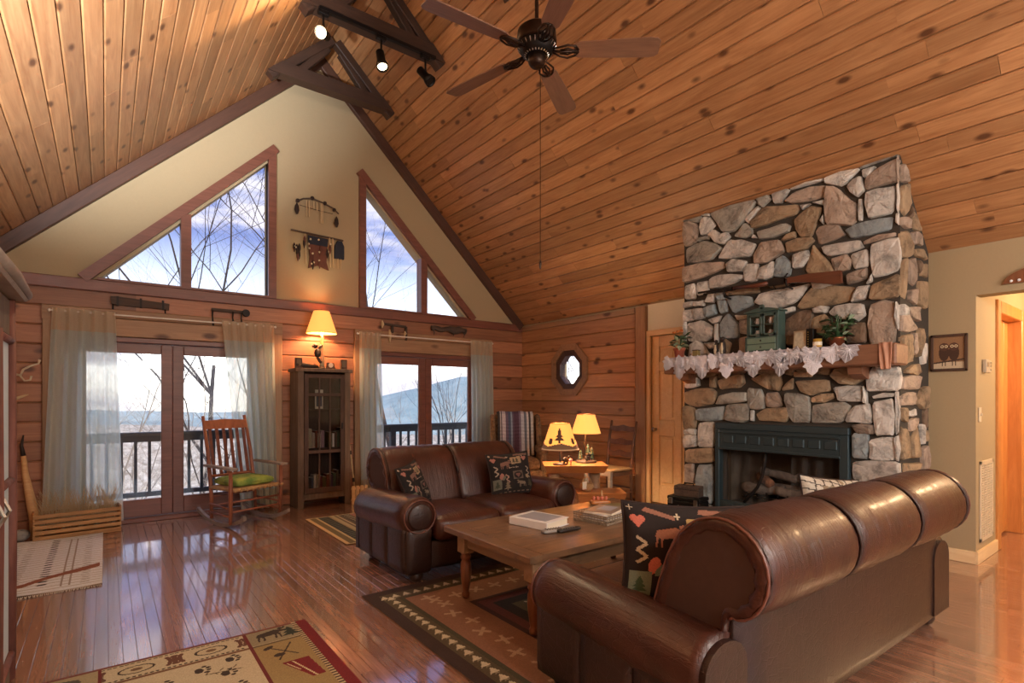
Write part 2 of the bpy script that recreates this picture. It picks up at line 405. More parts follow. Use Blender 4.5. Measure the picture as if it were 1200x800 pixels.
def logs(parent, a, b, fr, nrm, ax, holes, mat, top=2.455, h=.1935, seed=1, nm='log_plank'):
    rr = random.Random(seed); z1 = top
    while z1 > .02:
        z0 = max(0, z1-h); zc = (z0+z1)/2
        spans = [(a, b)]
        for h0, h1, ha, hb in holes:
            if ha < zc+.02 and hb > zc-.02:
                ns = []
                for s0, s1 in spans:
                    if h1 <= s0 or h0 >= s1: ns.append((s0, s1)); continue
                    if h0 > s0: ns.append((s0, h0))
                    if h1 < s1: ns.append((h1, s1))
                spans = ns
        for s0, s1 in spans:
            p = s0
            while p < s1-.01:
                q = min(s1, p+rr.choice((.9, 1.4, 1.9, 2.6)))
                if s1-q < .3: q = s1
                plank(nm, fr((p+q)/2, zc), ax, nrm, q-p-.003, z1-z0-.004, .03, mat, parent, .011); p = q
        z1 = z0
logs(wall_back, LEFT, W+.02, lambda a, z: (a, G+.015, z), (0, -1, 0), (1, 0, 0), [(D1[0]-.0, D1[1], 0, DH+.01), (D2[0], D2[1], 0, DH+.01)], M['log_red'], seed=4)
# horizontal beam on the gable wall
beam = S('trim_3', mesh_of(BM(), 'trim'), M['trim'])
for a, b in ((LEFT, .9), (.9, 3.2), (3.2, W-.03)):
    plank('sill_board', ((a+b)/2, G-.012, (BZ0+BZ1)/2), (1, 0, 0), (0, -1, 0), b-a-.002, BZ1-BZ0, .07, M['frame'], beam, .008)

# ---- trapezoid windows
def bar(bm, p, q, w, t, nrm=(0, -1, 0)):
    p, q = Vector(p), Vector(q); ax = (q-p); L = ax.length; ax.normalize(); n = Vector(nrm); s = n.cross(ax)
    m = Matrix((ax, s, n)).transposed().to_4x4(); m.translation = (p+q)/2
    bmesh.ops.create_cube(bm, size=1, matrix=m @ Matrix.Diagonal((L, w, t, 1)))
    return bm
def trap_window(nm, x0, x1, mull, top, sgn):
    """sgn=1 rises to the right"""
    root = T(nm, None, None, (0, 0, 0)); del_keys = None
    root['kind'] = 'structure'
    yf = G+.02
    def fr(name, p, q, w, t=.14):
        O(name, bar(BM(), (p[0], yf, p[1]), (q[0], yf, q[1]), w, t), M['frame'], root)
    k = .055
    xs, xt = (x0, x1) if sgn > 0 else (x1, x0)          # sharp corner x, tall side x
    fr('window_frame', (xs-sgn*.12, BZ1+.0), (xt+sgn*.09, top(xt)+.19), .10, .152)
    fr('window_frame', (xt+sgn*.045, BZ1), (xt+sgn*.045, top(xt)+.14), .09)
    fr('window_frame', (mull, BZ1), (mull, top(mull)+.05), .10, .146)
    fr('window_frame', (min(xs, xt), BZ1+.012), (max(xs, xt), BZ1+.012), .024)
    for pa, pb in ((xs, mull-sgn*.05), (mull+sgn*.05, xt)):
        bm = BM(); 
        pts = [(pa, BZ1), (pb, BZ1), (pb, top(pb)), (pa, top(pa))]
        if abs(top(pa)-BZ1) < .01: pts = pts[:3]
        prism(bm, pts, G+.05, G+.062, XZ); O('pane', bm, M['glass'], root)
trap_window('window_1', WL0, WL1, .718, wl_top, 1)
trap_window('window_2', WR0, WR1, 3.70, wr_top, -1)

# ---- patio doors
def patio(nm, x0, x1, leaves, rail_z):
    root = T(nm, None, None); root['kind'] = 'structure'
    y = G+.05
    def part(n, a, b, mat=M['frame'], bev=.006): return O(n, box2(BM(), a, b, bev=bev), mat, root)
    part('door_frame', (x0, G-.02, 0), (leaves[0][0]-.0, G+.13, DH)); part('door_frame', (leaves[-1][1], G-.02, 0), (x1, G+.13, DH))
    part('door_frame', (x0, G-.02, DH-.055), (x1, G+.13, DH)); part('threshold', (x0, G-.045, 0), (x1, G+.13, .045))
    for a, b in leaves:
        s = .105
        lf = part('door_leaf', (a, y-.022, .05), (a+s, y+.022, DH-.058))
        part('stile', (b-s, y-.022, .05), (b, y+.022, DH-.058)).parent = lf
        part('rail', (a+s, y-.022, DH-.165), (b-s, y+.022, DH-.058)).parent = lf
        part('rail', (a+s, y-.022, .05), (b-s, y+.022, rail_z)).parent = lf
        pane = part('pane', (a+s, y-.006, rail_z), (b-s, y+.006, DH-.165), M['glass'], 0); pane.parent = lf
    return root
patio('door_1', D1[0], D1[1], [(-.265, .595), (.597, 1.465)], .235)
patio('door_2', D2[0], D2[1], [(2.905, 3.76), (3.762, 4.615)], .235)
# casings and headers around the patio doors, with knee brackets
for i, (a, b) in enumerate(((-.50, 1.74), (2.66, 4.90))):
    c = S('trim_%d' % (4+i), mesh_of(BM(), 'trim'), M['casing'])
    for xx, sg in ((a, 1), (b, -1)):
        plank('casing_post', (xx+sg*.06, G-.02, 1.06), (0, 0, 1), (0, -1, 0), 2.12, .12, .05, M['casing'], c, .008)
        bm = BM(); prism(bm, [(xx-.0*sg, 2.12), (xx+sg*.12, 2.12), (xx+sg*.12, 2.06), (xx+sg*.20, 2.14), (xx+sg*.20, 2.18), (xx, 2.18)], G-.06, G, XZ); O('bracket', bm, M['casing'], c)
    plank('header_board', ((a+b)/2, G-.025, 2.22), (1, 0, 0), (0, -1, 0), b-a, .09, .06, M['casing'], c, .008)
    plank('header_board', ((a+b)/2, G-.022, 2.08), (1, 0, 0), (0, -1, 0), b-a-.24, .185, .035, M['casing'], c, .006)

# ---- right wall: logs from the gable corner to the post, then door, chimney, plaster, hall opening
DY0, DY1 = 3.58, 4.36           # pantry door span in Y
HALL = 1.15                      # plane of the hall's far wall
OCT = (5.86, 1.765)
bm = BM()
box2(bm, (W+.03, 4.36, -.15), (W+.16, 5.62, EAVE+.1)); box2(bm, (W+.03, 6.10, -.15), (W+.16, G+.16, EAVE+.1))
box2(bm, (W+.03, 5.62, -.15), (W+.16, 6.10, OCT[1]-.25)); box2(bm, (W+.03, 5.62, OCT[1]+.25), (W+.16, 6.10, EAVE+.1)); box2(bm, (W+.09, DY0-.05, -.15), (W+.16, DY1+.05, 2.2))
box2(bm, (W, DY0, 2.14), (W+.16, DY1, EAVE+.1)); box2(bm, (W, HALL, -.15), (W+.16, DY0, EAVE+.1))
box2(bm, (W, -.6, 2.16), (W+.16, HALL, EAVE+.1)); box2(bm, (W, BACK, -.15), (W+.16, -.6, EAVE+.1))
wall_right = S('wall_right', bm, M['plaster'])
def octo(c, r, ry=1.0):
    return [(c[0]+r*math.cos(PI/8+k*PI/4)/math.cos(PI/8)*ry, c[1]+r*math.sin(PI/8+k*PI/4)/math.cos(PI/8)) for k in range(8)]
logs(wall_right, 4.62, G, lambda a, z: (W+.015, a, z), (-1, 0, 0), (0, 1, 0), [(5.62, 6.10, 1.50, 2.02)], M['log'], seed=9)
plank('log_plank', (W+.012, 5.82, 2.49), (0, 1, 0), (-1, 0, 0), 2.4, .07, .04, M['casing'], wall_right, .005)
S('wall_cut_fill', BM(), M['log']) if False else None
# octagonal window
root = T('window_3', None, None); root['kind'] = 'structure'
O_, I_ = octo(OCT, .385), octo(OCT, .29); I2 = octo(OCT, .21)
for k in range(8):
    k2 = (k+1) % 8
    bm = BM(); prism(bm, [O_[k], O_[k2], I_[k2], I_[k]], W-.035, W+.02, YZ); O('window_casing', bm, M['casing'], root)
    bm = BM(); prism(bm, [I_[k], I_[k2], I2[k2], I2[k]], W-.01, W+.1, YZ); O('window_frame', bm, M['trim'], root)
O('pane', prism(BM(), I2, W+.05, W+.06, YZ), M['glass'], root)
# post beside the door
post = S('trim_6', mesh_of(BM(), 'trim'), M['casing'])
plank('corner_post', (W-.02, 4.49, 1.26), (0, 0, 1), (-1, 0, 0), 2.52, .16, .08, M['casing'], post, .008)
for y_, z_, L_, ax in ((DY1+.025, 1.07, 2.14, 2), ((DY0+DY1)/2, 2.165, DY1-DY0+.1, 1)):
    a_ = Vector((0, 0, 1)) if ax == 2 else Vector((0, 1, 0))
    plank('door_casing', (W-.012, y_, z_), a_, (-1, 0, 0), L_, .055 if ax == 2 else .07, .035, M['door'], post, .005)
O('pale_plaster_sheet', box2(BM(), (W-.012, DY0, 2.20), (W+.002, DY1+.04, EAVE-.02)), mplain('pale_green_white', (232, 234, 216), .6, var=.03), post)  # paler sheet laid over the plaster above the door
# six panel door
root = T('door_3', None, None); root['kind'] = 'structure'
xd = W+.03
lf = O('door_leaf', box2(BM(), (xd+.012, DY0, .004), (xd+.04, DY1, 2.13)), M['door'], root)
def dpart(n, y0, y1, z0, z1, x0=xd-.008, x1=xd+.014, bev=.005):
    o = O(n, box2(BM(), (0, y0-(y0+y1)/2, z0-(z0+z1)/2), (x1-x0, y1-(y0+y1)/2, z1-(z0+z1)/2), bev=bev), M['door'], root, loc=(x0, (y0+y1)/2, (z0+z1)/2)); return o
wd = DY1-DY0
for a, b in ((0, .11), (wd/2-.05, wd/2+.05), (wd-.11, wd)): dpart('stile', DY0+a, DY0+b, .01, 2.13)
for a, b in ((.01, .24), (.86, 1.06), (1.68, 1.8), (1.99, 2.13)):
    dpart('rail', DY0+.11, DY0+wd/2-.05, a, b); dpart('rail', DY0+wd/2+.05, DY1-.11, a, b)
for a, b in ((.27, .83), (1.09, 1.65), (1.83, 1.96)):
    for y0, y1 in ((DY0+.14, DY0+wd/2-.08), (DY0+wd/2+.08, DY1-.14)): dpart('door_panel', y0, y1, a, b, xd-.002, xd+.014, .010)
bm = BM(); lathe(bm, [(.028, 0), (.028, -.006), (.011, -.012), (.011, -.04), (.026, -.048), (.03, -.062), (.02, -.074), (.0, -.075)][:7], (xd, DY1-.06, .94), 14, 'X'); O('door_knob', bm, M['steel'], root, smooth=True, label='brushed metal door knob')

M['hallwood'] = mwood('amber_pine_door', (176, 108, 52), (214, 150, 84), rough=.4, grain=(9, 9, 1), vary=.08)
# ---- hall beyond the opening
bm = BM(); box2(bm, (W+.16, HALL, -.15), (6.30, HALL+.14, 2.5)); box2(bm, (7.2, HALL, -.15), (8.6, HALL+.14, 2.5)); box2(bm, (6.3, HALL, 2.10), (7.2, HALL+.14, 2.5))
wall_hall = S('wall_hall', bm, M['plaster'])
bm = BM(); box2(bm, (8.5, -.7, -.15), (8.64, 2.6, 2.5)); box2(bm, (W, -.74, -.15), (8.6, -.6, 2.5)); box2(bm, (6.0, 2.5, -.15), (8.6, 2.64, 2.5)); box2(bm, (6.0, HALL+.14, -.15), (6.1, 2.5, 2.5))
S('wall_hall_end', bm, M['plaster'])
S('ceiling_hall', box2(BM(), (W+.16, -.7, 2.42), (8.6, 2.6, 2.5)), M['plaster'])
bm = BM(); box2(bm, (8.45, HALL+.2, .0), (8.5, 2.5, 2.4)); S('wall_hall_far', bm, M['door'])
bb = S('baseboard_right', mesh_of(BM(), 'baseboard'), M['casing'])
plank('baseboard_piece', (W-.008, (1.49+HALL)/2-.005, .05), (0, 1, 0), (-1, 0, 0), 1.49-HALL+.02, .10, .02, M['door'], bb, .004)
bb = S('baseboard_hall', mesh_of(BM(), 'baseboard'), M['casing'])
plank('baseboard_piece', ((W+6.2)/2-.01, HALL-.008, .05), (1, 0, 0), (0, -1, 0), 6.2-W+.02, .10, .02, M['door'], bb, .004)
root = T('door_4', None, None); root['kind'] = 'structure'
for a, b in (((6.20, HALL-.02, 0), (6.31, HALL+.145, 2.2)), ((7.17, HALL-.02, 0), (7.3, HALL+.145, 2.2)), ((6.31, HALL-.02, 2.09), (7.17, HALL+.145, 2.2))):
    O('door_casing', box2(BM(), (0, 0, 0), tuple(Vector(b)-Vector(a)), bev=.006), M['hallwood'], root, loc=a)
# boarded door leaf
for k in range(5): O('door_board', box2(BM(), (0, 0, 0), (.177, .03, 2.08), bev=.008), M['hallwood'], root, loc=(6.30+k*.18, HALL+.09, .02))

# ---- left wall and the wall behind the camera (unseen windows added for light)
wall_left = S('wall_left', box2(BM(), (LEFT-.16, BACK, -.15), (LEFT-.03, G+.1, EAVE+.15)), M['log'])
logs(wall_left, .5, G, lambda a, z: (LEFT-.015, a, z), (1, 0, 0), (0, 1, 0), [], M['log'], top=2.52, seed=15)
S('wall_left_back', box2(BM(), (LEFT-.04, BACK, -.02), (LEFT, .5, EAVE+.05)), M['log'])
bm = BM()
for a, b, lo, hi_ in ((LEFT-.1, -.4, lambda x: -.15, hi), (4.9, W+.1, lambda x: -.15, hi), (-.4, RX, lambda x: 2.7, hi), (RX, 4.9, lambda x: 2.7, hi), (-.4, 4.9, lambda x: -.15, lambda x: .7)):
    wall_strip(bm, a, b, lo, hi_, BACK-.16, BACK)
S('wall_front', bm, M['plaster'])
root = T('fill_window', None, None); root['kind'] = 'structure'
for k in range(5): O('window_frame', box2(BM(), (-.4+k*1.31-(.06 if k == 4 else 0), BACK-.1, .7), (-.34+k*1.31-(.06 if k == 4 else 0), BACK, 2.7)), M['frame'], root)
O('pane', box2(BM(), (-.4, BACK-.06, .7), (4.9, BACK-.05, 2.7)), M['glass'], root)
# ================================================================= UNSEEN LAMPS ADDED TO LIGHT THE ROOM
def point(name, loc, power, col, radius=.1, parent=None):
    l = bpy.data.lights.new(name, 'POINT'); l.energy = power; l.color = col; l.shadow_soft_size = radius
    o = bpy.data.objects.new(name, l); COL.objects.link(o); o.location = loc
    if parent: o.parent = parent
    return o
def spot(name, loc, target, power, col, ang=70, blend=.5, radius=.03):
    l = bpy.data.lights.new(name, 'SPOT'); l.energy = power; l.color = col; l.spot_size = math.radians(ang); l.spot_blend = blend; l.shadow_soft_size = radius
    o = bpy.data.objects.new(name, l); COL.objects.link(o); o.location = loc
    o.rotation_euler = (Vector(target)-Vector(loc)).to_track_quat('-Z', 'Y').to_euler(); return o
WARM, WARM2 = (1, .72, .42), (1, .86, .68)
M['globe'] = memit('fill_globe', (255, 244, 232), 130)
def pendant(x, y, z, power):  # unseen globe lamps added behind the camera for brightness
    r = T('fill_pendant_lamp', ['added opal globe pendant on the longest rod under the ridge', 'added opal globe pendant over the left wall side of the back room', 'added opal globe pendant over the hall side of the back room'][0 if x == RX else (1 if x < RX else 2)], 'lamp', (x, y, z), group='added globe pendants')
    top = ceil_z(x)-z
    O('globe', sphere(BM(), (0, 0, 0), .17, 20), M['globe'], r, smooth=True)
    O('rod', tube(BM(), [(0, 0, .16), (0, 0, top-.02)], .008), M['black'], r); O('canopy', lathe(BM(), [(.06, top-.05), (.065, top-.01), (.03, top+.02)], n=16), M['black'], r)
pend = []
for x, y, z, p in ((RX, -1.2, 2.35, 260), (RX-1.3, -2.4, 2.3, 200), (RX+1.3, -2.4, 2.3, 200)): pendant(x, y, z, p)
for x, y, p, lab in ((7.0, .1, 120, 'added flush dome ceiling light in the hall'), (7.3, 1.9, 25, 'added flush dome ceiling light in the room beyond the hall door')):  # unseen dome fixtures added to carry the hall's warm light
    r = T('added_dome_light', lab, 'lamp', (x, y, 2.40)); O('plate', lathe(BM(), [(.15, .018), (.15, .0)], n=24), M['steel'], r); O('rim', tube(BM(), [(.14*math.cos(2*PI*k/24), .14*math.sin(2*PI*k/24), -.006) for k in range(24)], .008, 6, closed=True), M['steel'], r)
    O('bulb', sphere(BM(), (0, 0, -.035), .035, 12), memit('hall_bulb', (255, 190, 120), 8), r, smooth=True)
    point('hall_light', (x, y, 2.40-.15), p, (1, .66, .36), .08)

# ================================================================= ROOF TRUSSES, TRACK LIGHT, CEILING FAN
for k, ty in enumerate((6.5, 5.2, 3.9)):
    lab = ['dark wooden roof truss closest to the gable wall', 'dark wooden roof truss carrying the track lights', 'dark wooden roof truss between the track lights and the fan'][k]
    r = T('roof_truss', lab, 'truss', (RX, ty, 5.04), group='roof trusses under the ridge')
    def tp(n, p, q, w=.14, t=.12):
        p, q = Vector(p), Vector(q); ax = (q-p).normalized(); o = plank(n, (p+q)/2, ax, (0, -1, 0), (q-p).length, w, t, M['beam'], r, .008); return o
    hw = .77; rz = RZ-5.04
    bm = BM(); prism(bm, [(-hw, 0), (hw, 0), (hw-.15, .15), (-hw+.15, .15)], -.07, .07, XZ); O('tie_beam', bm, M['beam'], r)
    for s in (-1, 1):
        tp('rafter', (s*(hw-.03), 0, RZ-5.04-SL*(hw-.03)-.06), (s*.03, 0, rz-.10), .10, .10)
        tp('web', (s*.40, 0, .14), (s*.08, 0, rz-.22), .08, .08)
# track light on the middle truss
r = T('track_light', 'black track light with three swivelling spot heads under the truss', 'track light', (RX, 5.10, 4.98))
O('track', box2(BM(), (-.62, -.02, .02), (.62, .02, .05)), M['black'], r)
M['bulb'] = memit('lit_bulb', (255, 226, 176), 14)
heads = [((-.58, 0, -.20), (-.55, -.8, -.45), 'lit spot head turned to the room', True), ((.0, 0, -.22), (0, -.35, -1), 'lit spot head aimed down', True), ((.50, 0, -.20), (.35, -.5, -.7), 'spot head turned away', False)]
for i, (c, d, lab, lit) in enumerate(heads):
    c = Vector(c); d = Vector(d).normalized(); q = d.to_track_quat('Z', 'Y').to_matrix().to_4x4(); m = Matrix.Translation(c) @ q
    bm = BM(); lathe(bm, [(.03, -.11), (.042, -.10), (.042, .02), (.055, .05), (.06, .10), (.052, .10), (.045, .05)], n=18, cap=False); bm.verts.ensure_lookup_table()
    bmesh.ops.transform(bm, matrix=m, verts=bm.verts); h = O('spot_head', bm, M['black'], r, smooth=True, label=lab)
    bm = BM(); lathe(bm, [(.02, .06), (.048, .075), (.045, .085)], n=18); bmesh.ops.transform(bm, matrix=m, verts=bm.verts); O('bulb', bm, M['bulb'] if lit else M['iron'], h)
    O('stem', tube(BM(), [(c.x, 0, .03), (c.x, 0, c.z+.1), (c.x, c.y, c.z)], .011), M['black'], h)
    O('adapter', box2(BM(), (c.x-.05, -.025, -.02), (c.x+.05, .025, .02), bev=.005), M['black'], h)
spot('track_spot', (RX-.60, 4.98, 4.72), (LEFT+1.3, 3.6, 3.7), 150, WARM, 100, .8, .05)
spot('track_spot', (RX, 5.06, 4.66), (RX+.3, 4.0, 0), 120, WARM, 80, .8, .05)
point('track_glow', (RX-.645, 5.0, 4.70), 9, WARM, .03)

r = T('ceiling_fan', 'dark bronze ceiling fan with five brown blades on a long rod', 'ceiling fan', (RX, 2.65, 3.58))
M['bronze'] = mplain('oil_rubbed_bronze', (58, 44, 36), .4, .8, var=.25)
M['blade'] = mwood('walnut_blade', (112, 80, 62), (142, 106, 84), rough=.35, grain=(2, 14, 14), vary=.05, bump=.05)
O('rod', tube(BM(), [(0, 0, .15), (0, 0, RZ-3.58-.05)], .013), M['bronze'], r)
O('canopy', lathe(BM(), [(.075, RZ-3.58-.06), (.08, RZ-3.58-.1), (.05, RZ-3.58-.16), (.02, RZ-3.58-.18)], n=20), M['bronze'], r, smooth=True)
O('motor_housing', lathe(BM(), [(.03, .17), (.09, .15), (.125, .12), (.13, .05), (.12, .035)], n=28), M['bronze'], r, smooth=True)
vent = O('vent_ring', lathe(BM(), [(.12, .035), (.125, .02), (.09, -.025), (.06, -.035)], n=28), M['black'], r, smooth=True)
bm = BM()
for k in range(24):
    a = 2*PI*k/24; tube(bm, [(.125*math.cos(a), .125*math.sin(a), .022), (.07*math.cos(a), .07*math.sin(a), -.034)], .0045, 5)
O('vent_fins', bm, M['steel'], vent)
O('switch_cup', lathe(BM(), [(.055, -.03), (.056, -.075), (.048, -.09), (.038, -.10), (.01, -.105)], n=20), M['bronze'], r, smooth=True)
O('pull_chain', tube(BM(), [(.03, 0, -.09), (.03, 0, -.75), (.03, 0, -1.35)], .0022, 5), M['bronze'], r)
O('pull_knob', lathe(BM(), [(.004, -1.35), (.009, -1.37), (.006, -1.40), (.001, -1.41)], (.03, 0, 0), n=8), M['bronze'], r)
bl = [(.24, .045), (.27, .058), (.5, .068), (.72, .074), (.76, .07), (.785, .05)]
for k in range(5):
    a = math.radians(-37.3) + math.radians(-3+72*k)
    q = Matrix.Rotation(a, 4, 'Z') @ Matrix.Translation((0, 0, .0)) @ Matrix.Rotation(math.radians(-12), 4, 'X')
    bm = BM(); prism(bm, [(x, w) for x, w in bl]+[(x, -w) for x, w in bl[::-1]], -.004, .004, XY)
    o = O('blade', bm, M['blade'], r); o.matrix_basis = q
    bm = BM()
    for s in (-1, 1): tube(bm, [(.10, s*.012, .0), (.15, s*.035, -.012), (.20, s*.05, -.012), (.25, s*.035, -.009), (.27, s*.012, -.008), (.235, s*.008, -.009), (.20, s*.022, -.012), (.15, s*.012, -.012)], .0065, 6)
    tube(bm, [(.09, 0, 0), (.16, 0, -.014), (.27, 0, -.009)], .008, 6)
    o2 = O('blade_iron', bm, M['bronze'], o, smooth=True)

# ================================================================= OUTSIDE: deck, railing, trees, hills
M['deckwood'] = mwood('grey_deck_board', (96, 92, 92), (130, 126, 124), rough=.8, grain=(1, 10, 10), vary=.2)
M['rail'] = mplain('slate_blue_rail_paint', (62, 70, 82), .6, var=.1)
deck = S('deck', box2(BM(), (-3.2, G+.16, -.2), (7.2, 8.6, -.06)), M['deckwood'])
for k in range(10): plank('deck_board', (2, 7.25+k*.143, -.045), (1, 0, 0), (0, 0, 1), 10.3, .136, .03, M['deckwood'], deck, .004)
r = T('deck_railing', 'slate blue deck railing with square balusters outside the glass doors', 'railing', (2, 8.4, -.03))
O('top_rail', box2(BM(), (-5, -.06, .88), (5, .06, .925), bev=.006), M['rail'], r); O('bottom_rail', box2(BM(), (-5, -.02, .09), (5, .02, .15)), M['rail'], r); O('sub_rail', box2(BM(), (-5, -.02, .80), (5, .02, .88)), M['rail'], r)
bmu = mesh_of(box2(BM(), (-.017, -.017, .12), (.017, .017, .84)), 'baluster'); bmu.materials.append(M['rail'])
for k in range(68):
    if k % 14 == 4: O('post', box2(BM(), (-.045, -.045, -.05), (.045, .045, .9)), M['rail'], r, loc=(-4.95+k*.148, 0, 0))
    else: O('baluster', bmu, None, r, loc=(-4.95+k*.148, 0, 0))
def mground(name, a, b, sc):
    t = NT(name); n = t.noise(t.coord((1, 1, 1), False), sc, 8, .65); t.set(Base_Color=t.ramp(n, [(.35, a), (.65, b)]), Roughness=.95); return t.m
M['hill'] = mground('hazy_hill', (134, 158, 164), (164, 184, 186), .06)  # distance haze is put into the base colour as blue-grey
M['field'] = mground('winter_woods', (140, 126, 110), (226, 218, 202), .45)
def hill(name, label, dist, prof, mat, depth, z0):
    """prof: (azimuth deg, height)"""
    az = np.linspace(prof[0][0], prof[-1][0], 90); hh = np.interp(az, [p[0] for p in prof], [p[1] for p in prof])
    P = []
    for j, k in enumerate(np.linspace(0, 1, 7)):
        rr_ = dist+depth*k; z = z0+(hh-z0)*math.sin(k*PI/2)
        nz = np.array([noise.noise(Vector((a*.35, j*.7, dist))) for a in az])*(2.0 if j else 0)
        P.append(np.stack([rr_*np.sin(np.radians(az)), rr_*np.cos(np.radians(az)), z+nz*dist/400], -1))
    o = O(name, grid_mesh(name, np.array(P)), mat); tag(o, kind='structure'); return o
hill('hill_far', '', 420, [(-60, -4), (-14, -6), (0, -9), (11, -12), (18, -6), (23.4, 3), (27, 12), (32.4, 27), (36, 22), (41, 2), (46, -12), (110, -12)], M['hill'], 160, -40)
hill('hill_near', '', 120, [(-60, -3), (-5, -6), (8, -8), (22, -12), (33, -13), (45, -8), (70, -2), (110, 0)], M['field'], 90, -40)
S('ground', grid_mesh('ground', np.array([[(x, y, -3.2-.12*max(0, y-9)) for x in np.linspace(-90, 160, 30)] for y in np.linspace(7.3, 160, 30)])), M['field'])
M['bark'] = mplain('bare_bark', (52, 46, 48), .9, var=.3, scale=8)
M['bark2'] = mplain('pale_bare_bark', (150, 140, 130), .9, var=.3, scale=8)
def tree(label, base, height, seed, mat, lean=(0, 0), levels=5, r0=None, spread=.6):
    rr = random.Random(seed); bm = BM(); root = T('bare_tree', label, 'tree', base, group='bare winter trees beyond the deck')
    trunk = BM()
    def grow(p, d, L, rad, lev, bmx):
        n = 4 if lev > 2 else 3; pts = [p.copy()]; q = p.copy(); dd = d.copy()
        for i in range(n):
            dd = (dd+Vector((rr.uniform(-1, 1), rr.uniform(-1, 1), rr.uniform(-.4, .7)))*.17).normalized(); q = q+dd*(L/n); pts.append(q.copy())
        rads = [rad*(1-.5*i/n) for i in range(n+1)]
        tube(bmx, pts, rads, 6 if lev > 3 else (4 if lev > 1 else 3), cap=False)
        if lev <= 0: return
        for c in range(rr.choice((2, 3, 3)) + (2 if lev == levels else 0)):
            i = rr.randint(1, n); a = rr.uniform(0, 2*PI); sd = Vector((math.cos(a), math.sin(a), rr.uniform(-.1, .7)))
            nd = (dd*.65+sd*spread).normalized(); grow(pts[i], nd, L*rr.uniform(.55, .75), rads[i]*.62, lev-1, bm)
        grow(pts[-1], dd, L*.7, rads[-1]*.85, lev-1, bm)
    grow(Vector((0, 0, 0)), Vector((lean[0], lean[1], 1)).normalized(), height*.38, r0 or height*.013, levels, trunk)
    O('trunk', trunk, mat, root); O('branches', bm, mat, root)['kind'] = 'stuff'
tree('tall bare tree rising behind the left triangular window', (1.6, 15.6, -3.9), 19, 5, M['bark'], (.06, 0), 5, .085)
tree('bare tree with dark limbs outside the right triangular window', (7.6, 15.8, -3.9), 17.5, 12, M['bark'], (-.05, 0), 5, .10)
tree('slim bare tree directly behind the deck rail and rocking chair', (1.9, 13.5, -3.7), 8.6, 21, M['bark2'], (0, 0), 5, .042)
tree('pale bare tree behind the long sheer curtain and crate', (-.1, 14.5, -3.8), 9.5, 33, M['bark2'], (.1, 0), 5, .045)
tree('bare tree on the slope before the blue hill', (9.3, 15.5, -3.9), 9.5, 44, M['bark'], (.05, 0), 5, .05)
tree('bushy pale bare tree low on the slope below the hill', (7.2, 17, -4.1), 6.2, 52, M['bark2'], (0, 0), 5, .08, .8)
tree('thin bare tree beside the middle of the first patio door', (.75, 17, -4.1), 9.0, 61, M['bark2'], (0, 0), 5, .042)
tree('bare tree seen through the eight sided window', (14.5, 14.5, -3.9), 12, 71, M['bark'], (0, 0), 5, .12)
M['twigpale'] = mplain('pale_twig_bark', (196, 182, 166), .9, var=.2, scale=8)
for k, (lab, x, y, h, sd) in enumerate((('small pale bare tree close to the deck rail behind the wide curtain', -.3, 11.2, 5.6, 81), ('small pale bare tree close to the deck rail left of the rocker', .9, 11.6, 6.2, 82), ('twiggy pale sapling close to the deck rail behind the rocker', 2.2, 12.4, 5.4, 83), ('twiggy sapling on the slope behind the bookcase side of the second door', 5.3, 12.2, 5.0, 84), ('twiggy sapling on the slope behind the corner side of the second door', 7.4, 12.6, 6.2, 85), ('far pale sapling between the two taller slope trees', 3.2, 19, 7.4, 86))):
    tree(lab, (x, y, -3.2-.12*(y-9)), h, sd, M['twigpale'], (0, 0), 5, .03, .75)
fr_ = random.Random(77)
for k in range(10):
    x, y = -4+k*2.3+fr_.uniform(-.6, .6), 26+fr_.uniform(-4, 9)
    tree('distant pale bare tree far down the wooded slope', (x, y, -3.2-.12*(y-9)), fr_.uniform(7.5, 9.5), 200+k, M['twigpale'], (0, 0), 4, .07, .8)
# unseen torchiere added to imitate bounced flash on the left ceiling slope
r = T('fill_uplighter', 'added iron uplighter brightening the left ceiling slope', 'lamp', (-.78, 1.35, 0))
O('base', lathe(BM(), [(.14, 0), (.14, .02), (.03, .035)], n=20), M['iron'], r, smooth=True); O('pole', tube(BM(), [(0, 0, .03), (0, 0, 1.62)], .012), M['iron'], r)
O('bowl', lathe(BM(), [(.03, 1.60), (.12, 1.66), (.17, 1.74), (.16, 1.74), (.11, 1.67), (.03, 1.62)], n=24, cap=False), M['white0'] if 'white0' in M else M.setdefault('white0', mplain('opal_bowl', (236, 232, 224), .4)), r, smooth=True)
spot('fill_uplight', (-.70, 1.42, 1.84), (-.48, 3.4, 3.25), 2700, (.93, .96, 1), 54, .9, .08)
